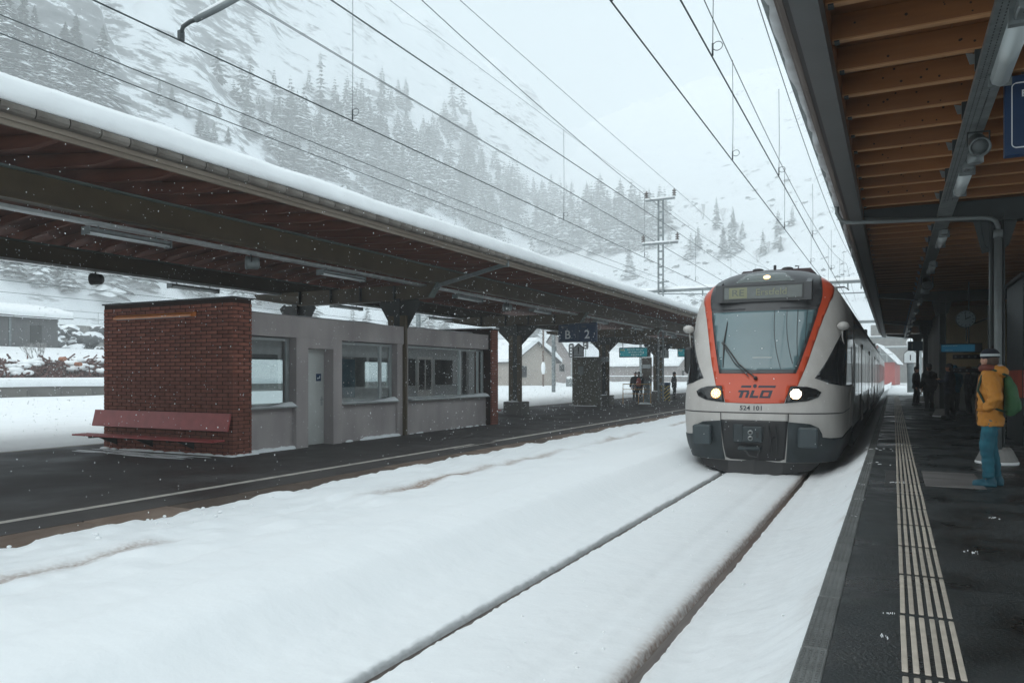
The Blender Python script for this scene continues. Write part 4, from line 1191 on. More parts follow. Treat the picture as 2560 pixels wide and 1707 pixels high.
panel('hatch_seam', [(.2,1.22),(.206,1.22),(.206,1.075),(.2,1.075)], M['trim'], .0125)
# crash buffers: thick pads
for sg_ in (-1, 1):
    q = MB(); a, b_ = surf(sg_*.285, .8, .10), surf(sg_*.47, .8, .10)
    cx_ = (a.x+b_.x)/2; yy = min(a.y, b_.y) - .02; hw = abs(a.x-b_.x)/2
    q.cbox(cx_-hw, cx_+hw, yy-.05, yy+.25, .61, .985, .03)
    T(q, 'buffer_pad', mat('pad_grey', (.036,.050,.056), .55, var=.15) if sg_ < 0 else bpy.data.materials['pad_grey'])
# lamps: clustered light-emitting points in round reflectors
def lampcluster(s, z, r, m, ring=True):
    p = surf(s, z, .022); e = 1e-3
    du = (surf(s+e, z)-surf(s-e, z)).normalized(); dz = (surf(s, z+e)-surf(s, z-e)).normalized()
    q = MB(); pts = [(0,0)] + [(.38*r*math.cos(a*math.pi/3), .38*r*math.sin(a*math.pi/3)) for a in range(6)] + [(.76*r*math.cos(a*math.pi/6), .76*r*math.sin(a*math.pi/6)) for a in range(12)]
    for u, v in pts: q.ball(p + du*u + dz*v, r*.17, 8, 5)
    o = T(q, 'lamp', m); o['kind'] = 'stuff'
    c = MB(); nn = du.cross(dz).normalized(); nn = nn if nn.y < 0 else -nn
    ring_ = [p - nn*.008 + (du*math.cos(2*math.pi*k/20) + dz*math.sin(2*math.pi*k/20))*r*1.05 for k in range(20)]
    c.add(ring_, [tuple(range(20))]); T(c, 'lamp_reflector', mat('reflector_warm', (.5,.28,.1), .2, metal=.8) if 'reflector_warm' not in bpy.data.materials else bpy.data.materials['reflector_warm'], o)
    return p
lampcluster(-.262, 1.587, .105, M['amber'])
ph = lampcluster(.262, 1.587, .105, M['hot'])
# destination display box and top lamp window
def flat_panel(name, s0, z0, s1, z1, m, off_, d=.03):
    a, b_ = surf(s0, z0, off_), surf(s1, z1, off_)
    y0 = min(surf((s0+s1)/2, z, off_).y for z in (z0, z1)) 
    q = MB(); q.prism([(y0, z0), (y0+.05, z1), (y0+.05+d, z1), (y0+d, z0)], 'x', a.x, b_.x); return T(q, name, m), y0
bx_ = surf(.345, 3.6)
hood = MB()
hx = abs(surf(.345,3.6).x - XC); yb = surf(1e-6,3.46).y - .06
hood.prism([(yb,3.44),(yb+.03,3.80),(yb+.5,3.84),(yb+.5,3.44)], 'x', XC-hx, XC+hx)
T(hood, 'display_hood', M['tchar'])
f = MB(); f.prism([(yb-.006,3.465),(yb+.024-.006,3.775),(yb+.03,3.775),(yb+.006,3.465)], 'x', XC-hx+.04, XC+hx-.04); T(f, 'display_frame', M['trim'])
f = MB(); f.prism([(yb-.010,3.50),(yb+.010,3.745),(yb+.02,3.745),(yb,3.50)], 'x', XC-hx+.075, XC+hx-.075); T(f, 'display_pane', M['disp'])
tilt = math.atan2(.030, .36)
f = MB(); f.prism([(yb-.012,3.515),(yb+.0065,3.735),(yb+.0085,3.735),(yb-.010,3.515)], 'x', XC-.66, XC-.30); T(f, 'display_block', M['dotlit'])
text('display_text', 'RE', M['disp'], tr, (XC-.48-to.x, yb-.006-to.y, 3.622), .19, (R(90)-tilt*0+R(-4.6),0,0), .001, sx=1.25)
text('display_text', 'Erstfeld', M['dotlit'], tr, (XC+.17-to.x, yb-.005-to.y, 3.622), .19, (R(85.4),0,0), .001, sx=1.05)
panel('lamp_window', [(0,4.055),(.18,4.05),(.25,3.845),(0,3.84)], M['disp'], .018, both=True)
lampcluster(.012, 3.94, .075, M['amber'])
# hood cheeks either side of the display
for sg_ in (-1, 1):
    q = MB(); q.prism([(yb-.0,3.44),(yb+.03,3.80),(yb+.34,3.90),(yb+.40,3.50)], 'x', XC+sg_*hx, XC+sg_*(hx+.10)); T(q, 'hood_cheek', M['tchar'])
# lettering draped on the nose
def drape(o, off_=.009):
    mw = o.matrix_basis
    for v in o.data.vertices:
        x, z = v.co.x*o.scale.x + o.location.x, v.co.y + o.location.z
        lx = (x + to.x) - XC
        w_ = WF(z); s = math.asin(min(1, (abs(lx)/w_))**(1/.80))*2/math.pi
        p = surf(math.copysign(max(s,1e-6), lx), z, off_ + v.co.z)
        v.co = p - to
    o.location = (0,0,0); o.rotation_euler = (0,0,0); o.scale = (1,1,1)
M['ink'] = mat('lettering_dark', (.012,.016,.030), .5)
d_ = text('fleet_number', '524 101', M['ink'], tr, (-.045,0,1.318), .118, (0,0,0), .001, bold=.0012, sx=1.12); drape(d_)
# brand mark: slanted block letters under a broken bar with a dot
def slab_letter(polys):
    q = MB()
    for poly in polys:
        pts = [((x+.02)*1.14 - .02 + .30*(z-1.51), z) for x, z in poly]
        n = len(pts)
        for (off2) in (.009,):
            vv = []
            for x, z in pts:
                w_ = WF(z); s = math.asin((abs(x)/w_)**(1/.80))*2/math.pi
                vv.append(surf(math.copysign(max(s,1e-6), x), z, off2))
            ii = []
            for x, z in pts:
                w_ = WF(z); s = math.asin((abs(x)/w_)**(1/.80))*2/math.pi
                ii.append(surf(math.copysign(max(s,1e-6), x), z, .002))
            q.add(vv + ii, [tuple(range(n))] + [(i, (i+1)%n, n+(i+1)%n, n+i) for i in range(n)])
    return T(q, 'brand_letter', M['ink'])
def rect(x0, x1, z0, z1): return [(x0,z0),(x1,z0),(x1,z1),(x0,z1)]
bz, tz = 1.512, 1.655
slab_letter([rect(-.30,-.125,1.618,tz), rect(-.255,-.205,bz,1.618)])                       # T
slab_letter([rect(-.155,-.108,bz,1.618)])                                                   # I
slab_letter([rect(-.085,-.037,bz+.04,tz), rect(-.085,.055,bz,bz+.04)])                      # L
slab_letter([rect(.075,.12,bz+.035,tz-.035), rect(.075,.25,bz,bz+.035), rect(.075,.25,tz-.035,tz), rect(.205,.25,bz+.035,tz-.035)])   # O
slab_letter([rect(-.285,-.12,1.705,1.745)]); slab_letter([rect(-.005,.27,1.705,1.745)])
q = MB(); pts = []
for k in range(14):
    a = 2*math.pi*k/14; x, z = -.062 + .037*math.cos(a), 1.735 + .037*math.sin(a)
    s = math.asin((abs(x + .30*.2)/WF(z))**(1/.80))*2/math.pi; pts.append(surf(math.copysign(max(s,1e-6), x+.06), z, .010))
q.add(pts, [tuple(range(14))]); T(q, 'brand_dot', M['ink'])
# wiper
w_ = MB()
def on(s, z, o=.05): return surf(s, z, o)
w_.tube([on(.0,1.875,.04), on(-.10,2.15,.06), on(-.245,2.60,.05)], .014, 6); w_.tube([on(-.03,1.90,.05), on(-.13,2.17,.065), on(-.255,2.58,.055)], .010, 6)
w_.ball(on(0,1.87,.04), .04, 8, 5)
wo = T(w_, 'wiper', M['trim'])
b_ = MB(); b_.tube([on(-.228,3.02,.03), on(-.236,2.60,.045), on(-.222,2.09,.03)], [.010,.017,.010], 6); T(b_, 'wiper_blade', M['trim'], wo)
# cab seen dimly: desk and sun visor strip behind the screen
q = MB(); a, c = surf(-.02,2.28,.024), surf(.07,2.28,.024); q.beam(a, c, .004, .022); T(q, 'visor_strip', mat('strip_grey', (.45,.47,.46), .4), ws)
# thin dark curved lines laid on the windscreen
for i, (p_, r_) in enumerate((((.065,3.235),(.135,2.05)),((.15,3.235),(.22,2.16)),((.235,3.235),(.255,2.3)),((.315,3.235),(.31,2.55)))):
    q = MB(); pts = []
    for k in range(13):
        t = k/12; s = p_[0] + (r_[0]-p_[0])*(t**2.2); z = p_[1] + (r_[1]-p_[1])*t; pts.append(surf(s, z, .0225))
    q.tube(pts, .006, 5); T(q, 'screen_line', M['trim'], ws)
# mirrors/cameras on stalks
for sg_ in (-1, 1):
    p = surf(sg_*.70, 2.86, .10 if sg_ > 0 else .14)
    q = MB(); q.smooth = True; q.ball((p.x+sg_*.02, p.y-.05, p.z+.02), (.115,.13,.085), 14, 9); o = T(q, 'camera_pod', M['tw'])
    k = MB(); k.smooth = True; k.tube([(p.x,p.y-.03,p.z-.06),(p.x,p.y,p.z-.20),(p.x+sg_*.02,p.y+.14,p.z-.34),(p.x,p.y+.16,p.z-.55)], .014, 6); T(k, 'stalk', M['tw'], o)
    if sg_ < 0:
        k = MB(); k.cbox(p.x-.14, p.x+.05, p.y+.02, p.y+.30, p.z-.92, p.z-.36, .05); T(k, 'mirror', M['trim'], o)
# snow plough
q = MB()
pl_ = [(-1.30,.47),(-1.0,.16),(-.5,.055),(0,.05),(.5,.055),(1.0,.16),(1.30,.47)]
ring0 = []; ring1 = []
for x, z in pl_:
    s = abs(x)/1.3; ring0.append((XC+x, YN+.02+.62*s*s, z)); ring1.append((XC+x*1.02, YN+.16+.5*s*s, .50))
q.add(ring0 + ring1, [(i, i+1, 8+i, 7+i) for i in range(6)])
ring2 = [(x, y+.9, z) for x, y, z in ring0]
q.add(ring0 + ring2, [(i, i+1, 8+i, 7+i) for i in range(6)])
T(q, 'snow_plough', M['tplow'])
# coupler
q = MB(); cx_ = XC - .02
q.cbox(cx_-.17, cx_+.19, YN-.10, YN+.3, .68, .98, .02); q.cbox(cx_-.36, cx_-.16, YN-.02, YN+.3, .66, 1.02, .02); q.cbox(cx_-.26, cx_+.16, YN-.08, YN+.2, .52, .60, .02)
co = T(q, 'coupler', M['tdark'])
for z in (.76,.87):
    k = MB(); k.smooth = True; k.lathe([(.045,-.125),(.045,-.09),(.028,-.09),(.028,-.125)], (cx_-.02,YN,z), 14, 'y'); T(k, 'coupler_bore', M['galv'], co)
k = MB(); k.box(cx_+.08, cx_+.13, YN-.115, YN-.09, .77,.88); k.tube([(cx_-.15,YN-.06,.55),(cx_-.05,YN-.09,.42),(cx_+.10,YN-.08,.40),(cx_+.15,YN-.05,.55)], .02, 6)
k.tube([(cx_+.3,YN-.02,1.0),(cx_+.34,YN-.05,.75),(cx_+.33,YN-.02,.5)], .018, 6); k.tube([(cx_+.42,YN-.02,1.0),(cx_+.45,YN-.05,.7),(cx_+.44,YN-.02,.45)], .018, 6); k.ball((cx_+.38,YN-.04,.78),.03,8,5)
T(k, 'coupler_hose', M['black'], co)
# roof gear
q = MB(); q.prism([(-.78,4.16),(-.70,4.27),(.72,4.27),(.82,4.16)], 'y', 17.6, 19.4); q.v = [(x+XC+.05,y,z) for x,y,z in q.v]; T(q, 'roof_unit', mat('roof_dark_red', (.05,.025,.028), .6, var=.2))
for x, r in ((-.35,.12),(.28,.12)):
    k = MB(); k.lathe([(r,4.27),(r,4.31),(r*.6,4.33)], (XC+x,17.75,0), 12); T(k, 'roof_fan', M['tplow'])
k = MB(); k.tube([(XC+.02,17.7,4.27),(XC+.02,17.7,4.38)], .03, 8); k.tube([(XC+.5,17.7,4.27),(XC+.52,17.7,4.33),(XC+.44,17.7,4.34)], .015, 6); T(k, 'horn', M['tplow'])
# carriages
prof_w = [(z, WF(z)) for z in (.45,.7,1.0,1.6,2.2,2.6,3.0,3.3,3.54,3.72,3.87,4.0,4.1,4.17)]
def carriage(y0, y1, i):
    left = [(XC-w2, z) for z, w2 in prof_w]; right = [(XC+w2, z) for z, w2 in reversed(prof_w)]
    c = T(MB().prism(left + right, 'y', y0, y1), 'carriage_body', M['tside'])
    rr = [(XC-w2*1.004, z+.006) for z, w2 in prof_w if z >= 3.3] + [(XC+w2*1.004, z+.006) for z, w2 in reversed(prof_w) if z >= 3.3]
    T(MB().prism(rr, 'y', y0+.01, y1-.01), 'roof', M['tchar'], c)
    T(MB().box(XC-1.515, XC+1.515, y0+.01, y1-.01, .28, .62), 'skirt', M['tdark'], c)
    for sg_ in (-1, 1):
        x = XC + sg_*1.531
        y = y0 + .7; k = 0
        while y < y1 - 1.6:
            if k % 4 == 2:
                d = T(MB().box(min(x,x+.012*sg_), max(x,x+.012*sg_), y, y+1.35, .62, 2.85), 'door', M['tside'] if 0 else M['tw'], c)
                T(MB().box(min(x+.013*sg_,x+.02*sg_), max(x+.013*sg_,x+.02*sg_), y+.12, y+.62, 1.2, 2.7), 'door_pane', M['twin'], d)
                T(MB().box(min(x+.013*sg_,x+.02*sg_), max(x+.013*sg_,x+.02*sg_), y+.73, y+1.23, 1.2, 2.7), 'door_pane', M['twin'], d)
                y += 1.6
            else:
                T(MB().box(min(x,x+.010*sg_), max(x,x+.010*sg_), y, y+1.75, 1.42, 2.72), 'window', M['twin'], c)
                y += 1.95
            k += 1
    return c
ys_ = [19.6, 36.4, 53.2, 70.0, 88.0]
for i in range(4):
    carriage(ys_[i] + (.0 if i == 0 else .35), ys_[i+1] - (.35 if i < 3 else 0), i)
    if i < 3: T(MB().box(XC-1.35, XC+1.35, ys_[i+1]-.35, ys_[i+1]+.35, .5, 3.9), 'gangway', M['trim'])
# dark cab flank with door
panel('cab_flank', [(1.9,1.70),(2.58,1.70),(2.58,.78),(1.9,.78)], M['tw'], .008)
q = MB(); q.tube([(XC+1.56,19.3,1.35),(XC+1.58,19.3,2.6)], .015, 6); T(q, 'handrail', M['galv'])
# pantograph on the second carriage
q = MB(); py_ = 33.0
q.beam((XC-.5,py_,4.25),(XC-.4,py_+1.6,4.95),.04,.04); q.beam((XC+.5,py_,4.25),(XC+.4,py_+1.6,4.95),.04,.04); q.beam((XC-.4,py_+1.6,4.95),(XC-.35,py_-.1,5.42),.03,.03); q.beam((XC+.4,py_+1.6,4.95),(XC+.35,py_-.1,5.42),.03,.03)
q.tube([(XC-.8,py_-.1,5.30),(XC-.62,py_-.1,5.44),(XC+.62,py_-.1,5.44),(XC+.8,py_-.1,5.30)], .025, 6); q.beam((XC-.62,py_+.15,5.44),(XC+.62,py_+.15,5.44),.03,.03)
T(q, 'pantograph', M['darksteel'])

# ------------------------------------------------------------------ overhead line
M['wire'] = mat('wire_dark', (.035,.045,.048), .5)
M['mastgrey'] = mat('mast_galvanised', (.20,.225,.23), .55, metal=.3, var=.2, scale=3)
M['porcelain'] = mat('porcelain', (.16,.14,.13), .25)
def sag(p, q, s, n=14):
    p, q = Vector(p), Vector(q)
    return [p + (q-p)*(i/n) - Vector((0,0,s*4*(i/n)*(1-i/n))) for i in range(n+1)]
def wire(name, pts, r, label, cat='wire', group=None, n=5):
    b = MB(); b.smooth = True; b.tube(pts, r, n, False)
    return tag(b.build(name, M['wire']), label, cat, group)
CZ_ = 5.5
def contact(x0, x1, y0, y1, label, r=.009): return wire('contact_wire', [(x0 + (x1-x0)*(i/12), y0 + (y1-y0)*i/12, CZ_) for i in range(13)], r, label)
contact(-6.78, -6.62, -6, 150, 'contact wire over the empty snowed track by the island platform')
contact(-2.42, -2.30, -6, 60, 'left one of the two contact wires running to the train')
contact(-1.74, -2.05, -6, 60, 'right one of the two contact wires running to the train')
def messenger(x, y0, y1, sup, hi, lo, label, xs=0):
    pts = []; n = 60
    for i in range(n+1):
        y = y0 + (y1-y0)*i/n
        for a, b in zip(sup, sup[1:]):
            if a <= y <= b:
                t = (y-a)/(b-a); z = hi - (hi-lo)*4*t*(1-t); break
        else: z = hi
        pts.append((x + xs*(y/40), y, z))
    return wire('catenary_wire', pts, .0075, label), pts
_, m2 = messenger(-6.72, -20, 125, [-20,5.4,47.5,90,132], 8.3, 7.35, 'carrying wire above the empty snowed track')
_, mA = messenger(-2.40, -20, 60, [-20,-2,47.5,90], 8.3, 6.95, 'left carrying wire above the arriving train')
_, mB = messenger(-1.72, -20, 60, [-20,0,47.5,90], 8.2, 6.85, 'right carrying wire above the arriving train')
def zat(pts, y):
    for a, b in zip(pts, pts[1:]):
        if a[1] <= y <= b[1]: return a[2] + (b[2]-a[2])*(y-a[1])/(b[1]-a[1])
    return 7.2
def dropper(x, y, pts, label, grp):
    t = thing('dropper', label, 'dropper', (x, y, CZ_), 0, grp)
    z1 = zat(pts, y) - CZ_
    b = MB(); b.tube([(0,0,0),(.008,0,z1*.4),(0,0,z1)], .0045, 4); b.build('hanger_wire', M['wire'], t)
    if y < 30:
        k = MB(); k.smooth = True
        k.tube([(.0,0,.02),(.0,0,.16)], .011, 5)
        k.tube([(0,0,.16)] + [(.055 + .055*math.cos(a), 0, .12 + .05*math.sin(a)) for a in [R(160-i*28) for i in range(12)]], .0045, 4)
        k.build('clamp_loop', M['wire'], t)
    return t
for i, y in enumerate((8.5, 16.1, 22.4, 29, 36, 43)):
    dropper(-6.78+.16*(y+6)/156, y, m2, ['long dropper wire left of centre above the near canopy snow','dropper wire in the middle of the picture','third dropper wire, just left of the lattice mast'][i] if i < 3 else 'distant dropper wire behind the lattice mast', 'droppers over the empty track')
for i, y in enumerate((6.9, 12.9, 19.5, 26, 33, 40)): dropper(-2.42+.12*(y+6)/66, y, mA, ['nearest dropper on the left contact wire by the train','dropper high above the front of the train, left wire'][i] if i < 2 else 'far dropper above the train roof, left wire', 'droppers on the left train wire')
for i, y in enumerate((5.3, 8.6, 14.3, 21, 28, 36)): dropper(-1.74-.31*(y+6)/66, y, mB, ['nearest dropper on the right contact wire by the canopy','second dropper on the right contact wire by the canopy','third dropper on the right contact wire, beside the canopy edge'][i] if i < 3 else 'far dropper above the train roof, right wire', 'droppers on the right train wire')
# jumper hook on the left contact wire
b = MB(); b.smooth = True; b.tube([(-2.41,5.75,5.52),(-2.36,5.80,5.60),(-2.33,5.84,5.70),(-2.30,5.80,6.0),(-2.28,5.75,6.6),(-2.3,5.7,7.6)], .010, 6); b.ball((-2.41,5.75,5.55), (.03,.03,.045), 8, 6)
tag(b.build('jumper_cable', M['wire']), 'curved jumper cable with round clamp on the left contact wire', 'cable')
# steady arm over the empty track, coming from a mast out of the picture
sa = thing('steady_arm', 'grey snow-topped steady arm holding the contact wire at upper left', 'steady arm', (-6.72, 5.6, CZ_))
b = MB(); b.smooth = True; b.tube([(0,0,.04),(.03,0,.12),(.10,.03,.17),(.22,.05,.19)], .022, 8); b.build('end_hook', M['wire'], sa)
b = MB(); b.smooth = True; b.tube([(.17,.04,.18),(.45,.10,.27),(2.2,.45,.90),(3.8,.8,1.45)], .033, 10); b.build('tube', M['mastgrey'], sa)
b = MB(); b.smooth = True; b.tube([(.22,.05,.225),(.45,.10,.31),(2.2,.45,.94),(3.8,.8,1.49)], .024, 8); b.build('snow_line', M['snow'], sa)
b = MB(); b.box(-.02,.02,-.03,.03,-.02,.08); b.ball((.0,0,.03),.035,8,6); b.build('clamp', M['wire'], sa)

# lattice mast with insulators, rising behind the island canopy
MX, MY = -13.25, 47.5
ms = thing('lattice_mast', 'tall lattice mast with two snowy cross arms and insulators', 'mast', (MX, MY, PZ_L))
def mastpart(mb, name, m, parent=ms): return mb.build(name, m, parent)
b = MB()
for sx in (-.26, .26):
    b.box(sx-.07, sx+.07, -.10, .10, 0, 12.95)
mastpart(b, 'legs', M['mastgrey']) if 0 else None
for sx in (-.15, .15): mastpart(MB().box(sx-.04, sx+.04, -.08, .08, 0, 12.95), 'leg', M['mastgrey'])
for k in range(24): mastpart(MB().box(-.109, .109, -.05, .05, .5+k*.5, .60+k*.5), 'rung', M['mastgrey'])
def insul(x, z, parent):
    q = MB(); q.smooth = True; q.lathe([(.03,0),(.03,.08),(.12,.10),(.13,.14),(.05,.17),(.05,.22),(.13,.24),(.14,.28),(.05,.31),(.05,.36),(.13,.38),(.13,.43),(.05,.46),(.03,.55)], (x,-.15,z), 12); return mastpart(q, 'insulator', M['porcelain'], parent)
for z, hw, dz in ((9.95, 1.15, .12), (12.75, .95, .1)):
    a = mastpart(MB().box(-hw, hw, -.22, -.10, z, z+dz), 'cross_arm', M['mastgrey'])
    s_ = MB(); s_.smooth = True; s_.box(-hw, hw, -.24, -.08, z+dz, z+dz+.10); mastpart(s_, 'arm_snow', M['snow'], a)
    insul(-hw+.05, z+dz+.02, a); insul(hw-.05, z+dz+.02, a)
a = mastpart(MB().box(.05,.55,-.2,-.1,7.55,7.62), 'cross_arm', M['mastgrey'])
# gantry beam across both tracks
gn = thing('gantry_beam', 'snow-topped catenary gantry beam reaching from the lattice mast over the train', 'gantry', (MX, MY, 7.2))
b = MB(); b.box(-4.5, 17.5, .16, .30, 0, .16); b.build('beam', M['mastgrey'], gn)
b = MB(); b.tube([(-4,.23,-.25),(.0,.23,-.10),(.2,.23,-.10),(9,.23,-.55),(17.4,.23,-.62)], .035, 6); b.build('lower_rod', M['mastgrey'], gn)
b = MB(); b.smooth = True
P = [[(x, y_, .16 + h_*(1+.25*noise.noise(Vector((x*.8,0,0))))) for x in lin(-4.5,17.5,60)] for y_, h_ in ((.15,.0),(.16,.13),(.23,.19),(.30,.13),(.31,.0))]
b.grid(P, 5, 61); b.build('beam_snow', M['snow'], gn)
for x in (6.4, 10.9, 11.6, 4.5, 2.6): MB().box(x-.04,x+.04,.19,.27,-.35,0).build('drop_bracket', M['mastgrey'], gn)
def line(x0, z0, x1, z1, sg, label, r=.011, y0=-12):
    p = sag((x0, y0, z0), (x1, MY-.15, z1), sg, 18); q = sag((x1, MY-.15, z1), (x1+.2, MY+60, z1-.2), sg, 14)
    return wire('feeder_wire', p + q[1:], r, label, 'wire', 'feeder wires on the lattice mast')
Lz = PZ_L
line(-12.75, 7.95, MX+.4, 7.9, .25, 'upper of two low feeder wires nearest the canopy snow')
line(-12.65, 7.62, MX+.3, 7.62, .25, 'lower of two low feeder wires nearest the canopy snow')
line(-14.6, 11.9, MX-1.12, 10.75+Lz-.05, .15, 'upper wire of the pair ending at the left middle insulator')
line(-14.45, 11.75, MX-1.02, 10.66+Lz-.05, .15, 'lower wire of the pair ending at the left middle insulator')
line(-12.85, 11.9, MX+1.05, 10.75+Lz-.05, .15, 'upper wire of the pair ending at the right middle insulator')
line(-12.7, 11.75, MX+1.15, 10.66+Lz-.05, .15, 'lower wire of the pair ending at the right middle insulator')
line(-12.0, 14.2, MX+.9, 13.45+Lz, .2, 'wire ending at the top right insulator of the mast')
line(-14.2, 14.2, MX-.9, 13.45+Lz, .2, 'wire ending at the top left insulator of the mast', .008)

# further gantries down the line
def far_gantry(y, x0, x1, z, label, post=True):
    t = thing('gantry', label, 'gantry', (x1, y, 0), 0, 'gantries down the line')
    L_ = x1 - x0
    MB().box(-L_, 0, -.12, .12, z, z+.28).build('beam', M['mastgrey'], t)
    MB().box(-L_, 0, -.16, .16, z+.28, z+.42).build('beam_snow', M['snow'], t)
    for x in (-L_, 0): MB().box(x-.14, x+.14, -.14, .14, -.05, z+1.6).build('post', M['mastgrey'], t)
    for k in range(5):
        x = -L_*(k+.5)/5; MB().box(x-.05,x+.05,-.05,.05,z-1.0,z).build('hanger', M['mastgrey'], t)
    q = MB(); q.smooth = True; q.lathe([(.05,z+1.6),(.16,z+1.65),(.05,z+1.8),(.16,z+1.85),(.05,z+2.1)], (0,0,0), 8); q.build('insulator', M['porcelain'], t)
    return t
far_gantry(92, -21, 3.1, 7.6, 'snowy gantry seen between the train roof and canopy')
far_gantry(128, -22, 3.6, 7.4, 'farther snowy gantry above the red shed')
far_gantry(170, -24, 3.4, 7.2, 'faint farthest gantry in the haze')
# more line wires over the sidings, seen below the island canopy
for i, (x, z) in enumerate(((-24.3,5.5),(-24.3,6.9),(-29,5.5),(-29,6.8),(-34,5.6),(-34,7.0),(-39,7.6))):
    wire('siding_wire', sag((x, -10, z), (x-.4, 120, z), .15, 16), .010, 'thin siding wire seen below the island canopy', 'wire', 'siding wires')
def siding_mast(x, y, label, h=9.0):
    t = thing('catenary_mast', label, 'mast', (x, y, 0), 0, 'masts along the sidings')
    MB().prism([(-.13,-.13),(.13,-.13),(.13,.13),(-.13,.13)], 'z', -.1, h).build('post', M['mastgrey'], t)
    q = MB(); q.tube([(0,0,h-2.2),(2.2,0,h-1.6)], .035, 6); q.tube([(0,0,h-3.4),(2.2,0,h-1.7)], .03, 6); q.tube([(2.2,0,h-1.6),(2.3,0,h-2.9)], .02, 6); q.build('cantilever', M['mastgrey'], t)
    q = MB(); q.smooth = True; q.tube([(0,0,h-2.14),(2.2,0,h-1.54)], .03, 6); q.ball((0,0,h+.05),(.22,.22,.18),8,5); q.build('snow', M['snow'], t)
    return t
siding_mast(-32, 48, 'siding mast with snowy cantilever above the shelter door')
siding_mast(-27, 62, 'siding mast seen right of the split column')
siding_mast(-27, 88, 'siding mast behind the second canopy column')
siding_mast(-22.5, 118, 'siding mast between the signals and the beige house')
siding_mast(-20.5, 132, 'siding mast just right of the departure board')

# ------------------------------------------------------------------ things on the island platform
M['cab_green'] = mat('cabinet_olive', (.075,.07,.052), .6, var=.15, scale=3)
M['teal'] = emit('screen_teal', (.012,.17,.20), .5)
M['yellow'] = mat('rail_yellow', (.45,.24,.06), .5, var=.1)
M['lens_red'] = mat('lens_red', (.45,.03,.03), .3)
sgn = thing('sector_sign', 'blue double sign reading B and 2 hung below the island canopy', 'sign', (-11.95, 30.0, 3.33))
for x, big, small in ((-.44,'B','Sektor'),(.44,'2','Gleis')):
    pnl = MB().cbox(x-.43, x+.43, -.05, .05, 0, .80, .008).build('panel', M['blue'], sgn)
    bo = MB()
    for a in (x-.38, x+.372): bo.box(a, a+.008, -.053, -.0505, .05, .75)
    for z in (.05,.742): bo.box(x-.372, x+.372, -.053, -.0505, z, z+.008)
    bo.build('border', M['pipe'], pnl)
    text('lettering', big, M['white'], pnl, (x, -.052, .30), .50, bold=.008)
    text('lettering', small, M['pipe'], pnl, (x-.14, -.052, .65), .11)
h = MB(); h.box(-.6,-.58,-.01,.01,.8,1.05); MB_ = h; h.build('hanger', M['darksteel'], sgn); MB().box(.58,.6,-.01,.01,.8,1.05).build('hanger', M['darksteel'], sgn)
def house_sign(loc, label, s=1.0):
    t = thing('stop_marker', label, 'sign', loc, 0, 'house-shaped stop markers')
    MB().prism([(-.22*s,0),(.22*s,0),(.22*s,.36*s),(0,.54*s),(-.22*s,.36*s)], 'y', -.015, .015).build('rim', M['black'], t)
    MB().prism([(-.19*s,.03*s),(.19*s,.03*s),(.19*s,.345*s),(0,.50*s),(-.19*s,.345*s)], 'y', -.02, -.0155).build('plate', M['galv'], t)
    text('lettering', '1', M['black'], t, (0,-.0205,.24*s), .38*s, bold=.006)
    return t
house_sign((-12.15, 30.6, 2.72), 'house-shaped grey marker with 1 under the blue sector sign', 1.1)
house_sign((-13.6, 49.6, 3.05), 'house-shaped grey marker with 1 on the green column', 1.35)
def board(loc, label, w_=2.0):
    t = thing('departure_board', label, 'display', loc)
    MB().cbox(-w_/2, w_/2, -.12, .12, 0, .62, .01).build('case', M['black'], t)
    MB().box(-w_/2+.06, w_/2-.16, -.125, -.121, .05, .57).build('screen', M['teal'], t)
    q = MB()
    for r_, (x0, n) in enumerate(((-.45,9),(-.35,9),(-.2,6))):
        for i in range(n): q.box(w_*.5*x0+i*.115, w_*.5*x0+i*.115+rnd.uniform(.05,.10), -.128, -.126, .44-r_*.16, .52-r_*.16)
    tag(q.build('text_rows', M['white'], t), kind='stuff')
    MB().box(-w_/2+.1, -w_/2+.36, -.128, -.126, .42, .52).build('line_badge', mat('badge_cream', (.55,.5,.3), .5), t)
    MB().box(-.8,-.77,-.02,.02,.62,.95).build('hanger', M['darksteel'], t); MB().box(.7,.73,-.02,.02,.62,.95).build('hanger', M['darksteel'], t)
    return t
board((-14.65, 46.5, 3.05), 'teal departure board hung between the third and fourth canopy columns')
board((-13.2, 55.5, 3.25), 'teal departure board half hidden by the train mirror')
cb = thing('switch_cabinet', 'tall olive metal cabinet beside the third canopy column', 'cabinet', (-15.0, 39.0, PZ_L))
MB().cbox(-.72,.0,-.35,.35,0,2.62,.01).build('left_half', M['cab_green'], cb); MB().cbox(.012,.72,-.35,.35,0,2.62,.01).build('right_half', M['cab_green'], cb)
MB().box(-.75,.75,-.38,.38,2.62,2.66).build('lid', M['cab_green'], cb); MB().box(-.38,-.06,-.356,-.351,1.7,2.15).build('notice', M['pipe'], cb)
MB().cbox(.9,1.2,-.2,.2,2.4,2.65,.02).build('side_box', M['galv_d'], cb)
MB().box(-.6,.7,-.46,-.36,0,.03).build('foot_snow', M['snow'], cb)
rl = thing('barrier', 'yellow tubular barrier around the stairs beyond the cabinet', 'barrier', (-14.1, 42.5, PZ_L))
for pts in ([(0,0,0),(0,0,1.15),(1.6,.2,1.15),(1.6,.2,0)],): 
    q = MB(); q.tube(pts, .03, 8); q.build('frame', M['yellow'], rl)
for z in (.85,.6): 
    q = MB(); q.tube([(0,0,z),(1.6,.2,z)], .02, 6); q.build('cross_rail', M['yellow'], rl)
for x in (.9,1.2): MB().tube([(x,.1,0),(x,.1,.6)], .02, 6).build('baluster', M['yellow'], rl)
vm = thing('ticket_validator', 'slim grey validator post with snow at its foot', 'machine', (-12.75, 42.8, PZ_L))
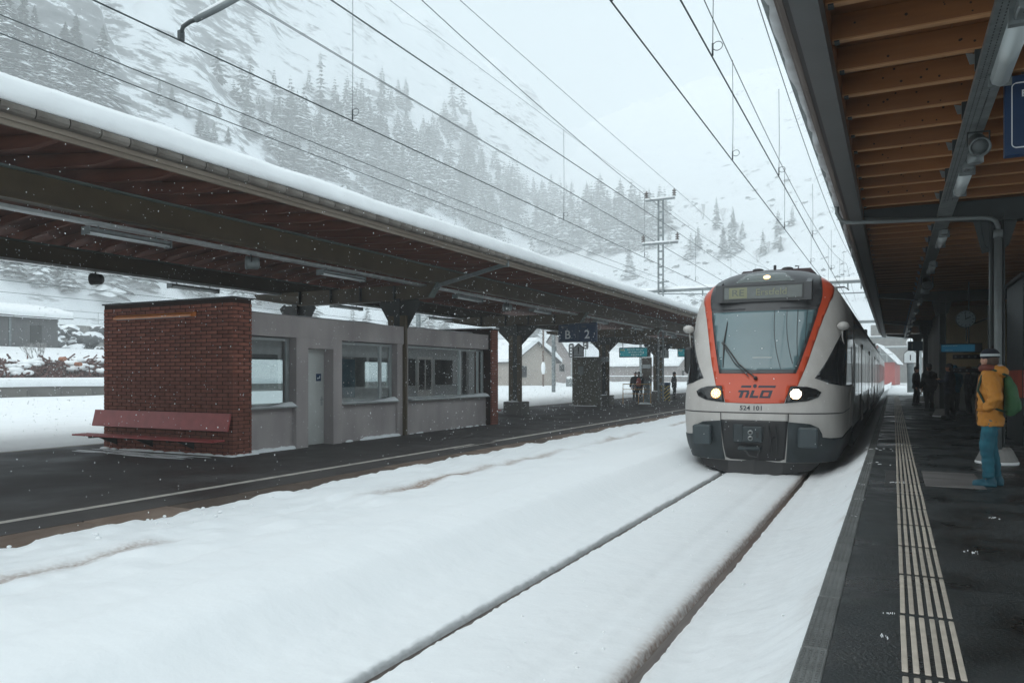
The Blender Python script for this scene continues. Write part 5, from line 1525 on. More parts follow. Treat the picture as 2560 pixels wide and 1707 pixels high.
MB().cbox(-.16,.16,-.14,.14,0,1.35,.02).build('body', M['galv_d'], vm); MB().box(-.14,.14,-.145,-.141,.9,1.15).build('panel', M['pipe'], vm)
q = MB(); q.smooth = True; q.ball((-.1,-.1,0),(.4,.25,.12),10,5); q.build('foot_snow', M['snow'], vm)
ip = thing('information_board', 'tall narrow information board on two posts by the green column', 'board', (-14.2, 47.6, PZ_L))
for x in (-.3,.3): MB().tube([(x,0,0),(x,0,2.75)], .03, 8).build('post', M['galv_d'], ip)
MB().cbox(-.33,.33,-.04,.04,1.0,2.8,.01).build('panel', mat('info_dark', (.10,.085,.11), .4, col2=(.2,.16,.10), scale=1.2), ip)
MB().box(-.27,.27,-.045,-.041,2.1,2.35).build('notice', M['white'], ip)
bnn = thing('waste_bin', 'round bin with yellow and black chevrons and blue bag at the column', 'bin', (-13.35, 49.0, PZ_L))
q = MB(); q.smooth = True; q.lathe([(.29,0),(.30,.05),(.30,1.0),(.29,1.02)], (0,0,0), 24)
def chev():
    m, n, b_ = nodes('chevrons'); L = n.links.new
    tc = n.nodes.new('ShaderNodeTexCoord'); sp = n.nodes.new('ShaderNodeSeparateXYZ'); L(tc.outputs['Object'], sp.inputs[0])
    ab = n.nodes.new('ShaderNodeMath'); ab.operation = 'ABSOLUTE'; L(sp.outputs[0], ab.inputs[0])
    su = n.nodes.new('ShaderNodeMath'); su.operation = 'SUBTRACT'; L(sp.outputs[2], su.inputs[0]); L(ab.outputs[0], su.inputs[1])
    mo = n.nodes.new('ShaderNodeMath'); mo.operation = 'PINGPONG'; mo.inputs[1].default_value = .12; L(su.outputs[0], mo.inputs[0])
    gt = n.nodes.new('ShaderNodeMath'); gt.operation = 'GREATER_THAN'; gt.inputs[1].default_value = .06; L(mo.outputs[0], gt.inputs[0])
    mx_ = n.nodes.new('ShaderNodeMix'); mx_.data_type = 'RGBA'; mx_.inputs[6].default_value = (.40,.30,.07,1); mx_.inputs[7].default_value = (.03,.035,.04,1)
    L(gt.outputs[0], mx_.inputs[0]); L(mx_.outputs[2], b_.inputs['Base Color']); b_.inputs['Roughness'].default_value = .6; return m
q.build('drum', chev(), bnn)
q = MB(); q.smooth = True; q.lathe([(.31,1.0),(.34,1.05),(.33,1.18),(.27,1.2)], (0,0,0), 20); q.build('bag_rim', mat('bag_blue', (.02,.06,.12), .4), bnn)
MB().cbox(-1.05,-.75,-.1,.2,.0,.62,.02).build('ash_box', M['galv_d'], bnn) if 0 else None

# ------------------------------------------------------------------ beyond the sidings
M['shedwood'] = mat('shed_boards', (.10,.10,.10), .8, col2=(.14,.14,.14), scale=3, stretch=(4,4,.4))
M['beige'] = mat('beige_plaster', (.40,.36,.32), .85, var=.06, scale=.6)
M['greyhouse'] = mat('grey_plaster_far', (.28,.25,.24), .85, var=.1, scale=.5)
M['redhouse'] = mat('red_boards', (.34,.06,.05), .7, var=.1, scale=2, stretch=(5,5,.4))
M['stone'] = mat('wall_stone', (.20,.195,.18), .85, var=.25, scale=1.5, per_object=.2)
M['brush'] = mat('brushwood', (.07,.034,.03), .9, col2=(.15,.075,.062), scale=4)
M['log'] = mat('log_end', (.30,.12,.065), .7, var=.2, scale=3)
# ramp wall with snow cushion
rw = thing('ramp_wall', 'low stained concrete ramp wall under a thick snow cushion', 'wall', (-54, 30, 0))
MB().box(-.3,.3,-60,90,-.05,1.05).build('wall', M['darkcon'], rw)
MB().box(-.3,.36,-60,90,1.05,1.12).build('coping', M['darkcon'], rw)
b = MB(); b.smooth = True
P = [[(x, y, z_ + .05*noise.noise(Vector((y*.15, x, 0)))) for y in lin(-60,90,90)] for x, z_ in ((.42,1.10),(.46,1.3),(.40,1.58),(.1,1.68),(-3,1.72),(-6,1.65),(-8,1.1))]
b.grid(P, 7, 91); b.build('snow_cushion', M['snow_cap'], rw)
for k in range(60):
    y = -58 + k*2.4
    o = MB().cbox(.301, .33, 0, 2.36, .02, .95, .008) if k == 0 else None
    if k == 0: pm = o.mesh('wall_panel', M['darkcon'])
    inst('wall_panel', pm, rw, (0, y, 0))
# brush pile: many thin sticks under lumps of snow
bp_ = thing('brush_pile', 'long pile of brown brushwood half buried in snow behind the ramp wall', 'brush pile', (-62, 30, 1.2))
b = MB(); r2 = random.Random(7)
for i in range(3600):
    y = r2.uniform(-3, 22); x = r2.uniform(-1.5, 3.6); hh = 2.5*(1-(x/4)**2)*(.75+.3*noise.noise(Vector((y*.12,2,0))))
    z = r2.uniform(0, hh); d = Vector((r2.uniform(-1,1), r2.uniform(-1,1), r2.uniform(-.4,.7))).normalized()*r2.uniform(.3,1.0)
    b.beam((x,y,z), (x+d.x,y+d.y,z+d.z), .10, .10)
tag(b.build('sticks', M['brush'], bp_), kind='stuff')
b = MB(); b.smooth = True
for i in range(300):
    y = r2.uniform(-6, 24); x = r2.uniform(-2.5,3.0); hh = 2.5*(1-(x/4)**2)*(.75+.3*noise.noise(Vector((y*.12,2,0))))
    z = hh*r2.choice([1,1,1,.9,.75,.5,.3]) ; r = r2.uniform(.18,.55)
    b.ball((x, y, z), (r, r*1.3, r*.55), 8, 5)
tag(b.build('snow_lumps', M['snow'], bp_), kind='stuff')
for (y, z) in ((8.0,2.3),(9.3,1.9)):
    q = MB(); q.lathe([(.17,-.3),(.17,.3)], (2.9, y, z-.3), 12, 'x'); q.build('log', M['log'], bp_)
# bank behind the pile
b = MB(); b.smooth = True
P = [[(x, y, z_ + .6*fbm(x, y, .05, 3)) for y in lin(-80,230,80)] for x, z_ in ((-56,.1),(-66,1.5),(-72,2.6),(-79,4.6),(-95,5.4),(-110,6.4),(-140,8.5),(-185,12))]
b.grid(P, 8, 81); o = b.build('embankment', M['snow'], flip=False)
if o.data.polygons[0].normal.z < 0: o.data.flip_normals()
tag(o, kind='structure')
sd = thing('shed', 'long grey shed with thick snow on its roof at the left edge', 'shed', (-82, 37, 5.0))
MB().box(-5, 0, -30, 15.2, -.5, 3.0).build('wall', M['shedwood'], sd)
for y in (-26,-20,-14,-8,-2,4,10): MB().box(.001,.06,y,y+.25,-.4,2.9).build('post', M['mastgrey'], sd)
rf_ = MB().prism([(-6,4.1),(.9,3.0),(.9,3.18),(-6,4.28)], 'y', -31, 16.4).build('roof', M['shedwood'], sd)
b = MB(); b.smooth = True
P = [[(x, y, z_ + .12*noise.noise(Vector((y*.3,x,0)))) for y in lin(-31,16.4,40)] for x, z_ in ((.95,3.1),(1.05,3.4),(.8,3.75),(-2,4.35),(-6,4.9))]
b.grid(P, 5, 41); b.build('roof_snow', M['snow_cap'], rf_)
MB().box(.002,.05,12.2,13.4,.0,2.2).build('door', M['darksteel'], sd)
fn = thing('retaining_wall', 'pale retaining wall with wire fence above the shed roof', 'wall', (-108, 30, 6.2))
MB().box(-.3,.3,-50,60,0,3.0).build('wall', M['concrete'], fn); MB().box(-.4,.4,-50,60,3.0,3.3).build('snow_cap', M['snow'], fn)
for k in range(18): MB().tube([(0,-48+k*6.2,3.0),(0,-48+k*6.2,5.2)], .07, 5).build('fence_post', M['galv'], fn)
for z in (4.1,5.1): MB().tube([(0,-50,z),(0,60,z)], .03, 4).build('fence_wire', M['wire'], fn)
# boulder slope right of the shed
def boulders(name, label, spots_, s0, s1, seed, mt):
    t = thing(name, label, 'boulders', spots_[0]); r3 = random.Random(seed)
    me = []
    for v in range(4):
        bm = bmesh.new(); bmesh.ops.create_icosphere(bm, subdivisions=2, radius=1)
        for q in bm.verts: q.co *= 1 + .35*noise.noise(q.co*1.3 + Vector((v*5,seed,0)))
        m_ = bpy.data.meshes.new('boulder'); bm.to_mesh(m_); bm.free(); m_.materials.append(mt); me.append(m_)
    o0 = Vector(spots_[0])
    for p in spots_:
        s = r3.uniform(s0, s1)
        inst('boulder', me[r3.randrange(4)], t, Vector(p)-o0, (r3.random()*.6, r3.random()*.6, r3.random()*6), (s, s*1.3, s*.6))
    return t
def rocky(name, rock, thr=.72):
    """rock with snow lying on its upward faces"""
    m, n, b_ = nodes(name); L = n.links.new
    ge = n.nodes.new('ShaderNodeNewGeometry'); sp = n.nodes.new('ShaderNodeSeparateXYZ'); L(ge.outputs['Normal'], sp.inputs[0])
    tc = n.nodes.new('ShaderNodeTexCoord'); no = n.nodes.new('ShaderNodeTexNoise'); no.inputs['Scale'].default_value = 2.0; no.inputs['Detail'].default_value = 5; L(tc.outputs['Object'], no.inputs['Vector'])
    ad = n.nodes.new('ShaderNodeMath'); ad.operation = 'MULTIPLY_ADD'; ad.inputs[1].default_value = .8; L(no.outputs[0], ad.inputs[0]); L(sp.outputs[2], ad.inputs[2])
    rp = n.nodes.new('ShaderNodeValToRGB'); rp.color_ramp.elements[0].position = thr; rp.color_ramp.elements[1].position = thr+.08
    rp.color_ramp.elements[0].color = (*rock, 1); rp.color_ramp.elements[1].color = (.82,.85,.87,1)
    L(ad.outputs[0], rp.inputs[0]); L(rp.outputs[0], b_.inputs['Base Color']); b_.inputs['Roughness'].default_value = .85
    return m
M['rock_snow'] = rocky('snowy_boulder', (.12,.125,.125), .62)
r3 = random.Random(21)
boulders('boulder_slope', 'snowy boulder slope between the shed and the brick wall', [(-93 + r3.uniform(-4,4), 57 + r3.uniform(0,14), 4.8 + r3.uniform(0,3.0)) for i in range(80)], .4, 1.1, 3, M['rock_snow'])

def house(name, label, loc, rz, L_, W_, H_, roofh, wallm, windows=(), door=None, chim=False, cat='house', over=.6, snow=.55):
    """gabled house, ridge along local Y; windows: (side, y, z, w, h); side r = +X wall, g = gable at -Y"""
    t = thing(name, label, cat, loc, rz)
    wl = MB(); wl.box(-W_/2, W_/2, -L_/2, L_/2, -1, H_); wl.prism([(-W_/2,H_),(W_/2,H_),(0,H_+roofh)], 'y', -L_/2, L_/2); wl.build('wall', wallm, t)
    k = roofh/(W_/2); e = W_/2 + over
    rf = MB(); rf.prism([(-e,H_-over*k),(0,H_+roofh),(e,H_-over*k),(e,H_-over*k+.14),(0,H_+roofh+.16),(-e,H_-over*k+.14)], 'y', -L_/2-over, L_/2+over)
    rfo = rf.build('roof', M['shedwood'], t)
    sb_ = MB(); sb_.smooth = False
    sb_.prism([(-e-.05,H_-over*k+.16),(0,H_+roofh+.18),(e+.05,H_-over*k+.16),(e+.05,H_-over*k+.16+snow*.8),(e*.6,H_+roofh*.4+.2+snow),(0,H_+roofh+.18+snow),(-e*.6,H_+roofh*.4+.2+snow),(-e-.05,H_-over*k+.16+snow*.8)], 'y', -L_/2-over-.05, L_/2+over+.05)
    sb_.build('roof_snow', M['snow'], rfo)
    for side, p, z, w2, h2 in windows:
        if side in 'rl':
            x = (W_/2 if side == 'r' else -W_/2); s = 1 if side == 'r' else -1
            f = MB().box(min(x,x+.06*s), max(x,x+.06*s), p-w2/2-.08, p+w2/2+.08, z-.08, z+h2+.08).build('window', M['greyplaster'], t)
            MB().box(min(x+.061*s,x+.08*s), max(x+.061*s,x+.08*s), p-w2/2, p+w2/2, z, z+h2).build('pane', M['blackgloss'], f)
        else:
            y = -L_/2
            f = MB().box(p-w2/2-.08, p+w2/2+.08, y-.06, y, z-.08, z+h2+.08).build('window', M['greyplaster'], t)
            MB().box(p-w2/2, p+w2/2, y-.08, y-.061, z, z+h2).build('pane', M['blackgloss'], f)
    if door: MB().box(door[0]-.5, door[0]+.5, -L_/2-.05, -L_/2, -.5, 2.0).build('door', M['shedwood'], t)
    if chim:
        c = MB().box(W_*.1, W_*.1+.7, -.4, .4, H_+roofh*.5, H_+roofh+1.2).build('chimney', M['greyhouse'], rfo)
        MB().box(W_*.1-.1, W_*.1+.8, -.5, .5, H_+roofh+1.2, H_+roofh+1.5).build('chimney_snow', M['snow'], rfo) if 0 else None
    return t
house('beige_house', 'beige rendered shed-roofed house deep in snow behind the second column', (-50.1, 100.7, .3), R(60), 11, 7.0, 3.7, 2.5, M['beige'], [('r',-3,1.4,1.6,1.2),('g',-2.6,1.3,1.8,1.5)], cat='house')
def rowhouse(x, y, label, L_=14, rz=R(70), m=None, W_=8, H_=3.6, rh=2.6):
    return house('station_house', label, (x, y, .4), rz, L_, W_, H_, rh, m or M['greyhouse'], [('r',-4,1.1,1.0,1.3),('r',0,1.1,1.0,1.3),('r',4,1.1,1.0,1.3),('g',-1.8,1.1,.9,1.3),('g',1.8,1.1,.9,1.3)], chim=True)
rowhouse(-50, 168, 'low grey house with snowy roof seen through the canopy left of the departure board', 20, R(75))
rowhouse(-36, 176, 'low grey house with snowy roof seen just below the departure board', 18, R(80))
rowhouse(-24.5, 190, 'low grey house with snowy hipped roof beside the train nose', 13, R(82), M['greyhouse'], 9, 3.8, 3.0)
house('steep_house', 'faint steep-gabled house standing between the two signals', (-58.8, 138, .6), R(10), 9, 6.8, 4.5, 5.2, M['greyhouse'], [('g',-1.5,2.0,.9,1.3),('g',1.5,2.0,.9,1.3),('g',0,5.6,.8,1.1)])
house('red_shed', 'red board-clad shed with grey gable at the end of the line', (-2.3, 168, .3), R(-4), 14, 6.0, 4.0, 3.2, M['redhouse'], [], over=.5, snow=.22)
gq = thing('gable_truss', 'grey glazed gable truss above the red shed wall', 'gable', (-2.3, 160.75, .3), R(-4))
MB().prism([(-2.9,4.0),(2.9,4.0),(0,7.1)], 'y', -.25, -.12).build('panel', mat('gable_grey', (.16,.18,.18), .6, var=.2), gq)
for x in (-2.4,-1.2,0,1.2,2.4): MB().box(x-.08,x+.08,-.32,-.251,4.0,7.1-abs(x)*1.07-.15).build('mullion', M['galv'], gq)
MB().box(-2.2,2.2,-.32,-.251,5.4,5.55).build('transom', M['galv'], gq)
tunnel = thing('tunnel_portal', 'pale stone wall with arched snow-rimmed opening behind the red shed', 'portal', (9, 205, 0))
MB().box(-14, 16, 0, 2, -1, 14).build('wall', M['stone'], tunnel)
b = MB(); b.tube([(3.6*math.cos(a), -.2, 4.5+3.6*math.sin(a)) for a in [math.pi*i/14 for i in range(15)]], .35, 6); b.build('arch_ring', M['snow'], tunnel)
MB().prism([(-3.3,0),(3.3,0)] + [(3.3*math.cos(math.pi*i/12), 4.5+3.3*math.sin(math.pi*i/12)) for i in range(13)], 'y', -.1, -.02).build('opening', M['darkcon'], tunnel)

# light signals among the sidings
def signal(x, y, h, label, red=True):
    t = thing('light_signal', label, 'signal', (x, y, .3), 0, 'light signals among the sidings')
    MB().tube([(0,0,-.3),(0,0,h)], .07, 8).build('post', M['galv'], t)
    q = MB(); q.prism([(-.3,h),(.3,h),(.36,h+.3),(.36,h+1.6),(.2,h+1.85),(-.2,h+1.85),(-.36,h+1.6),(-.36,h+.3)], 'y', -.08, .08); q.build('head', M['black'], t)
    for i in range(4):
        l = MB(); l.smooth = True; l.lathe([(.13,-.14),(.11,-.09)], (0,0,h+.35+i*.40), 12, 'y'); l.build('lens', M['lens_red'] if red and i == 2 else M['darkcon'], t)
        l = MB(); l.smooth = True; l.ball((0,-.14,h+.24+i*.40), (.16,.10,.07), 8, 5); l.build('hood_snow', M['snow'], t)
    return t
signal(-36.2, 93.7, 5.0, 'dark light signal with red lens right of the blue sector sign')
signal(-37.9, 92.9, 3.9, 'lower light signal with snowy hoods left of the red-lensed one', False)
# dwarf posts, points boxes
def relay(x, y, label, m, s=1.0):
    t = thing('trackside_box', label, 'box', (x, y, .3), 0, 'trackside boxes in the snow')
    MB().cbox(-.3*s,.3*s,-.25*s,.25*s,-.2,1.0*s,.02).build('body', m, t)
    q = MB(); q.smooth = True; q.ball((0,0,1.0*s),(.36*s,.32*s,.2*s),10,6); q.build('snow_hat', M['snow'], t)
relay(-35.0, 88, 'faded red trackside box below the signals', mat('box_red', (.28,.10,.09), .7), 1.3)
relay(-37.4, 91, 'grey trackside box with snow hat right of the beige house', M['galv_d'], 1.2)
relay(-26, 42, 'small dark trackside box in the snow beside the second column', M['darksteel'], .6)
tb_ = thing('pipe_mast', 'brown pipe mast standing before the beige house gable', 'mast', (-41.1, 91, .2))
MB().tube([(0,0,-.2),(0,0,9.0)], .13, 8).build('post', mat('mast_brown', (.16,.12,.10), .8, var=.2), tb_)
q = MB(); q.smooth = True; q.ball((0,0,2.6),(.3,.3,.9),8,6); q.build('cable_bag', M['snow'], tb_)
# marker post at the platform end, with number
mp_ = thing('marker_post', 'round post with house-shaped 1 marker at the far platform end', 'post', (1.15, 66, PZ_R))
q = MB(); q.smooth = True; q.lathe([(.22,-.1),(.22,1.9),(.26,1.95),(.26,2.2),(.18,2.3),(.18,3.7),(.22,3.75)], (0,0,0), 14); q.build('post', M['mastgrey'], mp_)
q = MB(); q.smooth = True; q.ball((0,0,3.85),(.3,.3,.35),12,8); q.build('snow_hat', M['snow'], mp_)
MB().prism([(-.42,2.3),(.42,2.3),(.42,3.0),(0,3.4),(-.42,3.0)], 'y', -.30, -.27).build('plate', M['white'], mp_)
MB().prism([(-.46,2.26),(.46,2.26),(.46,3.02),(0,3.46),(-.46,3.02)], 'y', -.268, -.255).build('rim', M['black'], mp_)
text('lettering', '1', M['black'], mp_, (0,-.303,2.68), .6, bold=.008)
fd = thing('fence', 'low snowy railing between the sidings and grey houses', 'fence', (-30, 150, .3))
for k in range(14): MB().tube([(-26+k*4,0,-.3),(-26+k*4,0,1.2)], .05, 5).build('post', M['galv_d'], fd)
for z in (.6,1.15): MB().box(-26,26,-.05,.05,z,z+.1).build('rail', M['galv_d'], fd)
MB().box(-26,26,-.1,.1,1.25,1.45).build('rail_snow', M['snow'], fd)

# ------------------------------------------------------------------ conifers on the slopes
def conifer_material():
    """dark needles, snow lying on every face that looks up"""
    m, n, b_ = nodes('snowy_needles'); L = n.links.new
    ge = n.nodes.new('ShaderNodeNewGeometry'); sp = n.nodes.new('ShaderNodeSeparateXYZ'); L(ge.outputs['True Normal'], sp.inputs[0])
    oi = n.nodes.new('ShaderNodeObjectInfo')
    tc = n.nodes.new('ShaderNodeTexCoord'); no = n.nodes.new('ShaderNodeTexNoise'); no.inputs['Scale'].default_value = 9.0; no.inputs['Detail'].default_value = 2; L(tc.outputs['Object'], no.inputs['Vector'])
    ad = n.nodes.new('ShaderNodeMath'); ad.operation = 'MULTIPLY_ADD'; ad.inputs[1].default_value = .9; L(no.outputs[0], ad.inputs[0]); L(sp.outputs[2], ad.inputs[2])
    a2 = n.nodes.new('ShaderNodeMath'); a2.operation = 'MULTIPLY_ADD'; a2.inputs[1].default_value = .30; L(oi.outputs['Random'], a2.inputs[0]); L(ad.outputs[0], a2.inputs[2])
    rp = n.nodes.new('ShaderNodeValToRGB'); rp.color_ramp.elements[0].position = .98; rp.color_ramp.elements[1].position = 1.0
    mr = n.nodes.new('ShaderNodeMapRange'); mr.inputs[1].default_value = 1.17; mr.inputs[2].default_value = 1.45; L(a2.outputs[0], mr.inputs[0])
    mx_ = n.nodes.new('ShaderNodeMix'); mx_.data_type = 'RGBA'; mx_.inputs[6].default_value = (.035,.048,.042,1); mx_.inputs[7].default_value = (.78,.82,.84,1)
    L(mr.outputs[0], mx_.inputs[0]); L(mx_.outputs[2], b_.inputs['Base Color']); b_.inputs['Roughness'].default_value = .9; b_.inputs['Specular IOR Level'].default_value = .1
    return m
M['needles'] = conifer_material()
M['bark'] = mat('bark', (.06,.05,.045), .9, var=.2)
def conifer_mesh(seed, layers=24, per=10, slim=.17):
    """unit-height spruce: drooping wedge branches in whorls, uneven outline"""
    r = random.Random(seed); b = MB()
    for i in range(layers):
        t = i/(layers-1); z = .07 + .90*t**.92
        R0 = slim*(1-t)**.80*(1+.30*r.uniform(-1,1)) + .012
        n = max(4, int(per*(1-.55*t)))
        a0 = r.random()*6.28
        for k in range(n):
            if r.random() < .10: continue
            a = a0 + 6.283*k/n + r.uniform(-.25,.25); L_ = R0*r.uniform(.65,1.18); w_ = L_*r.uniform(.24,.36)
            dz = -L_*r.uniform(.25,.55)
            ca, sa_ = math.cos(a), math.sin(a)
            p0 = (0,0,z+.012); tip = (ca*L_, sa_*L_, z+dz)
            mid = (ca*L_*.55, sa_*L_*.55, z+dz*.35+.010)
            l_ = (ca*L_*.6 - sa_*w_, sa_*L_*.6 + ca*w_, z+dz*.62-.012); r_ = (ca*L_*.6 + sa_*w_, sa_*L_*.6 - ca*w_, z+dz*.62-.012)
            un = (ca*L_*.35, sa_*L_*.35, z+dz*.5-.022)
            b.add([p0, l_, tip, r_, mid, un], [(0,1,4),(1,2,4),(4,2,3),(0,4,3),(1,0,5),(2,1,5),(3,2,5),(0,3,5)])
    b.add([(0,0,1.0),(.008,0,.94),(-.004,.007,.94),(-.004,-.007,.94)], [(0,1,2),(0,2,3),(0,3,1)])
    return b.mesh('crown', M['needles'])
crowns = [conifer_mesh(s, 24, 11, sl) for s, sl in ((1,.25),(2,.21),(3,.29),(4,.24),(5,.19))]
crowns_lo = [conifer_mesh(s, 15, 7, sl) for s, sl in ((11,.25),(12,.21),(13,.30),(14,.23))]
trunkm = MB().tube([(0,0,-.06),(0,0,.3),(0,0,.9)], [.016,.012,.003], 7).mesh('trunk', M['bark'])
rt = random.Random(5)
def conifer(x, y, h, label, group, lo=False, z=None, s=None):
    z = (hill(x, y) if z is None else z) - .02*h
    t = thing('conifer', label, 'tree', (x, y, z), rt.uniform(0,6.28), group)
    k = h*(s or rt.uniform(.92,1.12))
    inst('crown', rt.choice(crowns_lo if lo else crowns), t, (0,0,0), (rt.uniform(-.03,.03),rt.uniform(-.03,.03),0), (k*rt.uniform(.8,1.35),)*2 + (k,))
    inst('trunk', trunkm, t, (0,0,0), (0,0,0), (k,k,k))
    return t
WOOD = [(-296,472,32),(-304,491,29),(-294,580,22),(-319,431,30),(-326,663,27),(-297,314,16),(-294,506,28),(-160,555,31),(-307,421,21),(-291,316,26),(-312,398,17),(-319,576,25),(-331,508,24),(-173,574,24),(-303,421,17),(-296,431,32),(-298,491,32),(-307,366,28),(-173,554,29),(-320,390,20),(-293,347,22),(-294,333,26),(-336,720,29),(-206,615,32),(-249,569,32),(-295,643,32),(-190,558,26),(-236,581,31),(-306,569,22),(-215,608,28),(-320,728,32),(-330,629,28),(-319,410,21),(-186,558,25),(-220,583,32),(-306,401,22),(-333,653,30),(-204,543,26),(-310,333,26),(-308,389,16),(-308,609,32),(-190,615,24),(-300,393,26),(-296,510,32),(-195,604,22),(-291,464,32),(-290,425,30),(-225,559,28),(-277,618,32),(-180,528,32),(-287,512,28),(-296,350,25),(-307,352,22),(-331,661,32),(-202,547,28),(-308,542,32),(-319,547,32),(-315,572,32),(-309,424,26),(-303,366,25),(-301,415,26),(-314,491,26),(-222,563,25),(-313,404,29),(-289,488,21),(-306,327,14),(-312,559,32),(-201,535,32),(-308,337,27),(-296,410,24),(-293,454,17),(-286,620,25),(-329,496,22),(-204,591,32),(-238,653,31),(-324,616,32),(-202,603,32),(-266,633,30),(-295,415,16),(-197,623,27),(-327,672,32),(-306,613,32),(-296,573,26),(-293,355,16),(-314,561,32),(-293,584,22),(-292,553,21),(-296,495,19),(-298,517,26),(-298,310,23),(-300,465,32),(-170,571,30),(-188,602,24),(-278,681,31),(-306,557,32),(-293,311,18),(-297,531,26),(-324,499,32),(-312,484,20),(-288,476,23),(-294,337,24),(-327,474,31),(-175,548,26),(-300,411,31),(-301,433,22),(-307,459,21),(-285,518,29),(-302,536,32),(-293,595,22),(-295,682,29),(-312,466,32),(-289,508,31),(-251,653,32),(-233,588,32),(-290,502,32),(-305,469,20),(-321,495,32),(-302,373,25),(-300,359,17),(-334,549,32),(-306,532,25),(-317,400,23),(-332,733,29),(-296,344,17),(-220,592,21),(-324,441,22),(-167,577,23),(-300,420,27),(-306,394,27),(-289,524,25),(-307,383,17),(-295,503,32),(-171,581,31),(-254,661,26),(-239,568,30),(-294,418,18),(-288,493,32),(-296,320,21),(-294,303,25),(-286,539,20),(-299,586,32),(-304,460,27),(-314,544,32),(-253,569,32),(-294,557,26),(-319,539,21),(-301,380,21),(-315,397,30),(-301,406,17),(-201,585,27)]
CLIFF = [(-275,168,12),(-279,165,21),(-273,188,20),(-279,160,14),(-278,176,12),(-273,160,17),(-275,184,15),(-279,184,21),(-282,165,12),(-284,168,15),(-275,156,17),(-279,172,14),(-273,171,22),(-273,166,20),(-273,179,14),(-278,192,15),(-278,180,21),(-276,164,13),(-278,188,17),(-271,185,22),(-284,162,20),(-275,174,17),(-279,195,22),(-278,169,12),(-271,157,16),(-284,172,14),(-275,192,17),(-278,157,20)]
UPPER = [(-332,429,15),(-354,508,18),(-322,416,20),(-344,588,25),(-362,585,23),(-366,592,26),(-345,540,28),(-324,392,18),(-359,627,31),(-354,503,24),(-348,595,19),(-329,433,17),(-342,497,21),(-344,600,23),(-351,606,24),(-359,637,21),(-344,544,25),(-320,407,21),(-358,584,18),(-317,400,14),(-330,467,24),(-342,592,27),(-335,509,24),(-361,524,25),(-317,367,19),(-327,479,22),(-357,594,30),(-310,325,18),(-321,357,15),(-347,471,22)]
SLOPE = [(-57,504,14),(-85,484,15),(-154,524,19),(-94,512,12),(-112,545,22),(-63,491,17),(-115,501,15),(-62,471,13),(-155,528,13),(-99,537,18),(-157,580,15),(-58,459,11),(-89,515,13),(-141,528,12),(-118,494,16),(-69,469,15)]
BACK = [(-219,165,27),(-223,172,23),(-220,169,21),(-222,210,19),(-219,228,25),(-223,166,19),(-217,137,22),(-219,189,21),(-214,131,19),(-218,222,28),(-223,192,20),(-217,157,26),(-218,215,26),(-222,162,25),(-214,139,15),(-215,124,19),(-222,186,22),(-221,181,18),(-218,208,30),(-218,185,27),(-224,183,24),(-220,152,26),(-223,226,32),(-217,192,25),(-215,153,26),(-218,141,17)]
BACKR = [(-212,225,16),(-213,242,18),(-210,309,17),(-191,388,23),(-153,379,17),(-211,294,13),(-210,274,13),(-103,369,20),(-149,381,18),(-212,267,13),(-209,339,21),(-146,376,18),(-139,376,17),(-122,370,14),(-210,324,22),(-155,382,21),(-105,362,16),(-177,380,21),(-99,363,12),(-110,373,13)]
for x, y, h in WOOD: conifer(x, y, h, 'snow-dusted spruce within the dense grey forest on the mountainside', 'spruces of the mountainside forest', True)
for x, y, h in CLIFF: conifer(x, y, h*1.35, 'snow-laden spruce on the cliff at the upper left corner', 'spruces on the upper left cliff')
for x, y, h in UPPER: conifer(x, y, h, 'faint spruce in the mist above the dense forest', 'faint spruces above the forest', True)
for x, y, h in SLOPE: conifer(x, y, h, 'spruce standing apart on the snowy slope behind the train', 'spruces on the slope behind the train', True)
for x, y, h in BACK: conifer(x, y, h*.8, 'large snow-laden spruce seen under the island canopy', 'spruces under the canopy line')
for x, y, h in BACKR: conifer(x, y, h, 'snowy spruce behind the beige house and signals', 'spruces behind the houses', True)
for x, y, h, lab in [(-283,225,12,'small dark spruce, taller one of the little group left above the canopy snow'),(-283,231,9,'small dark spruce, shorter middle one of the little group left'),(-282,238,6,'tiny dark spruce, last of the little group left'),
    (-283,256,7,'lone tiny spruce on the open white slope'),(-278,242,11,'dark spruce, tallest of four just above the canopy snow'),(-278,246,8,'dark spruce, second of four just above the canopy snow'),(-278,250,9,'dark spruce, third of four just above the canopy snow'),(-277,257,7,'dark spruce, last of four just above the canopy snow'),
    (-297,289,19,'spruce at the left edge of the forest'),(-152,472,24,'tall single spruce left of the lattice mast'),(-90,484,22,'broad dark spruce on the slope right of the mast'),(-96,488,18,'second spruce beside the broad one right of the mast')]:
    conifer(x, y, h, lab, None)
for x, y, z, h, lab in [(-72,38,2.8,5.5,'little snow-laden fir touching the left edge of the brick wall'),(-70,36,2.2,3.6,'smaller snowy fir just left of the brick wall')]:
    conifer(x, y, h, lab, None, False, z)
# the rest of the wood: one mass of smaller trees between the single ones
bmw = MB(); cm = conifer_mesh(31, 10, 6, .24); cv = [v.co.copy() for v in cm.vertices]; cf = [tuple(p.vertices) for p in cm.polygons]
for x, y, h in WOOD + UPPER[:10]:
    if fbm(x, y, .02, 2, 8.8) < -.12: continue
    for k in range(3):
        xx, yy = x + rt.uniform(-22,22), y + rt.uniform(-22,22); hh = h*rt.uniform(.6,1.0); a = rt.uniform(0,6.28); zz_ = hill(xx, yy) - .4
        ca, sa_ = math.cos(a)*hh*1.1, math.sin(a)*hh*1.1
        bmw.add([(xx + v.x*ca - v.y*sa_, yy + v.x*sa_ + v.y*ca, zz_ + v.z*hh) for v in cv], cf)
tag(bmw.build('forest_mass', M['needles'], flip=False), 'dense grey spruce forest covering the lower mountainside', 'forest', kind='stuff')
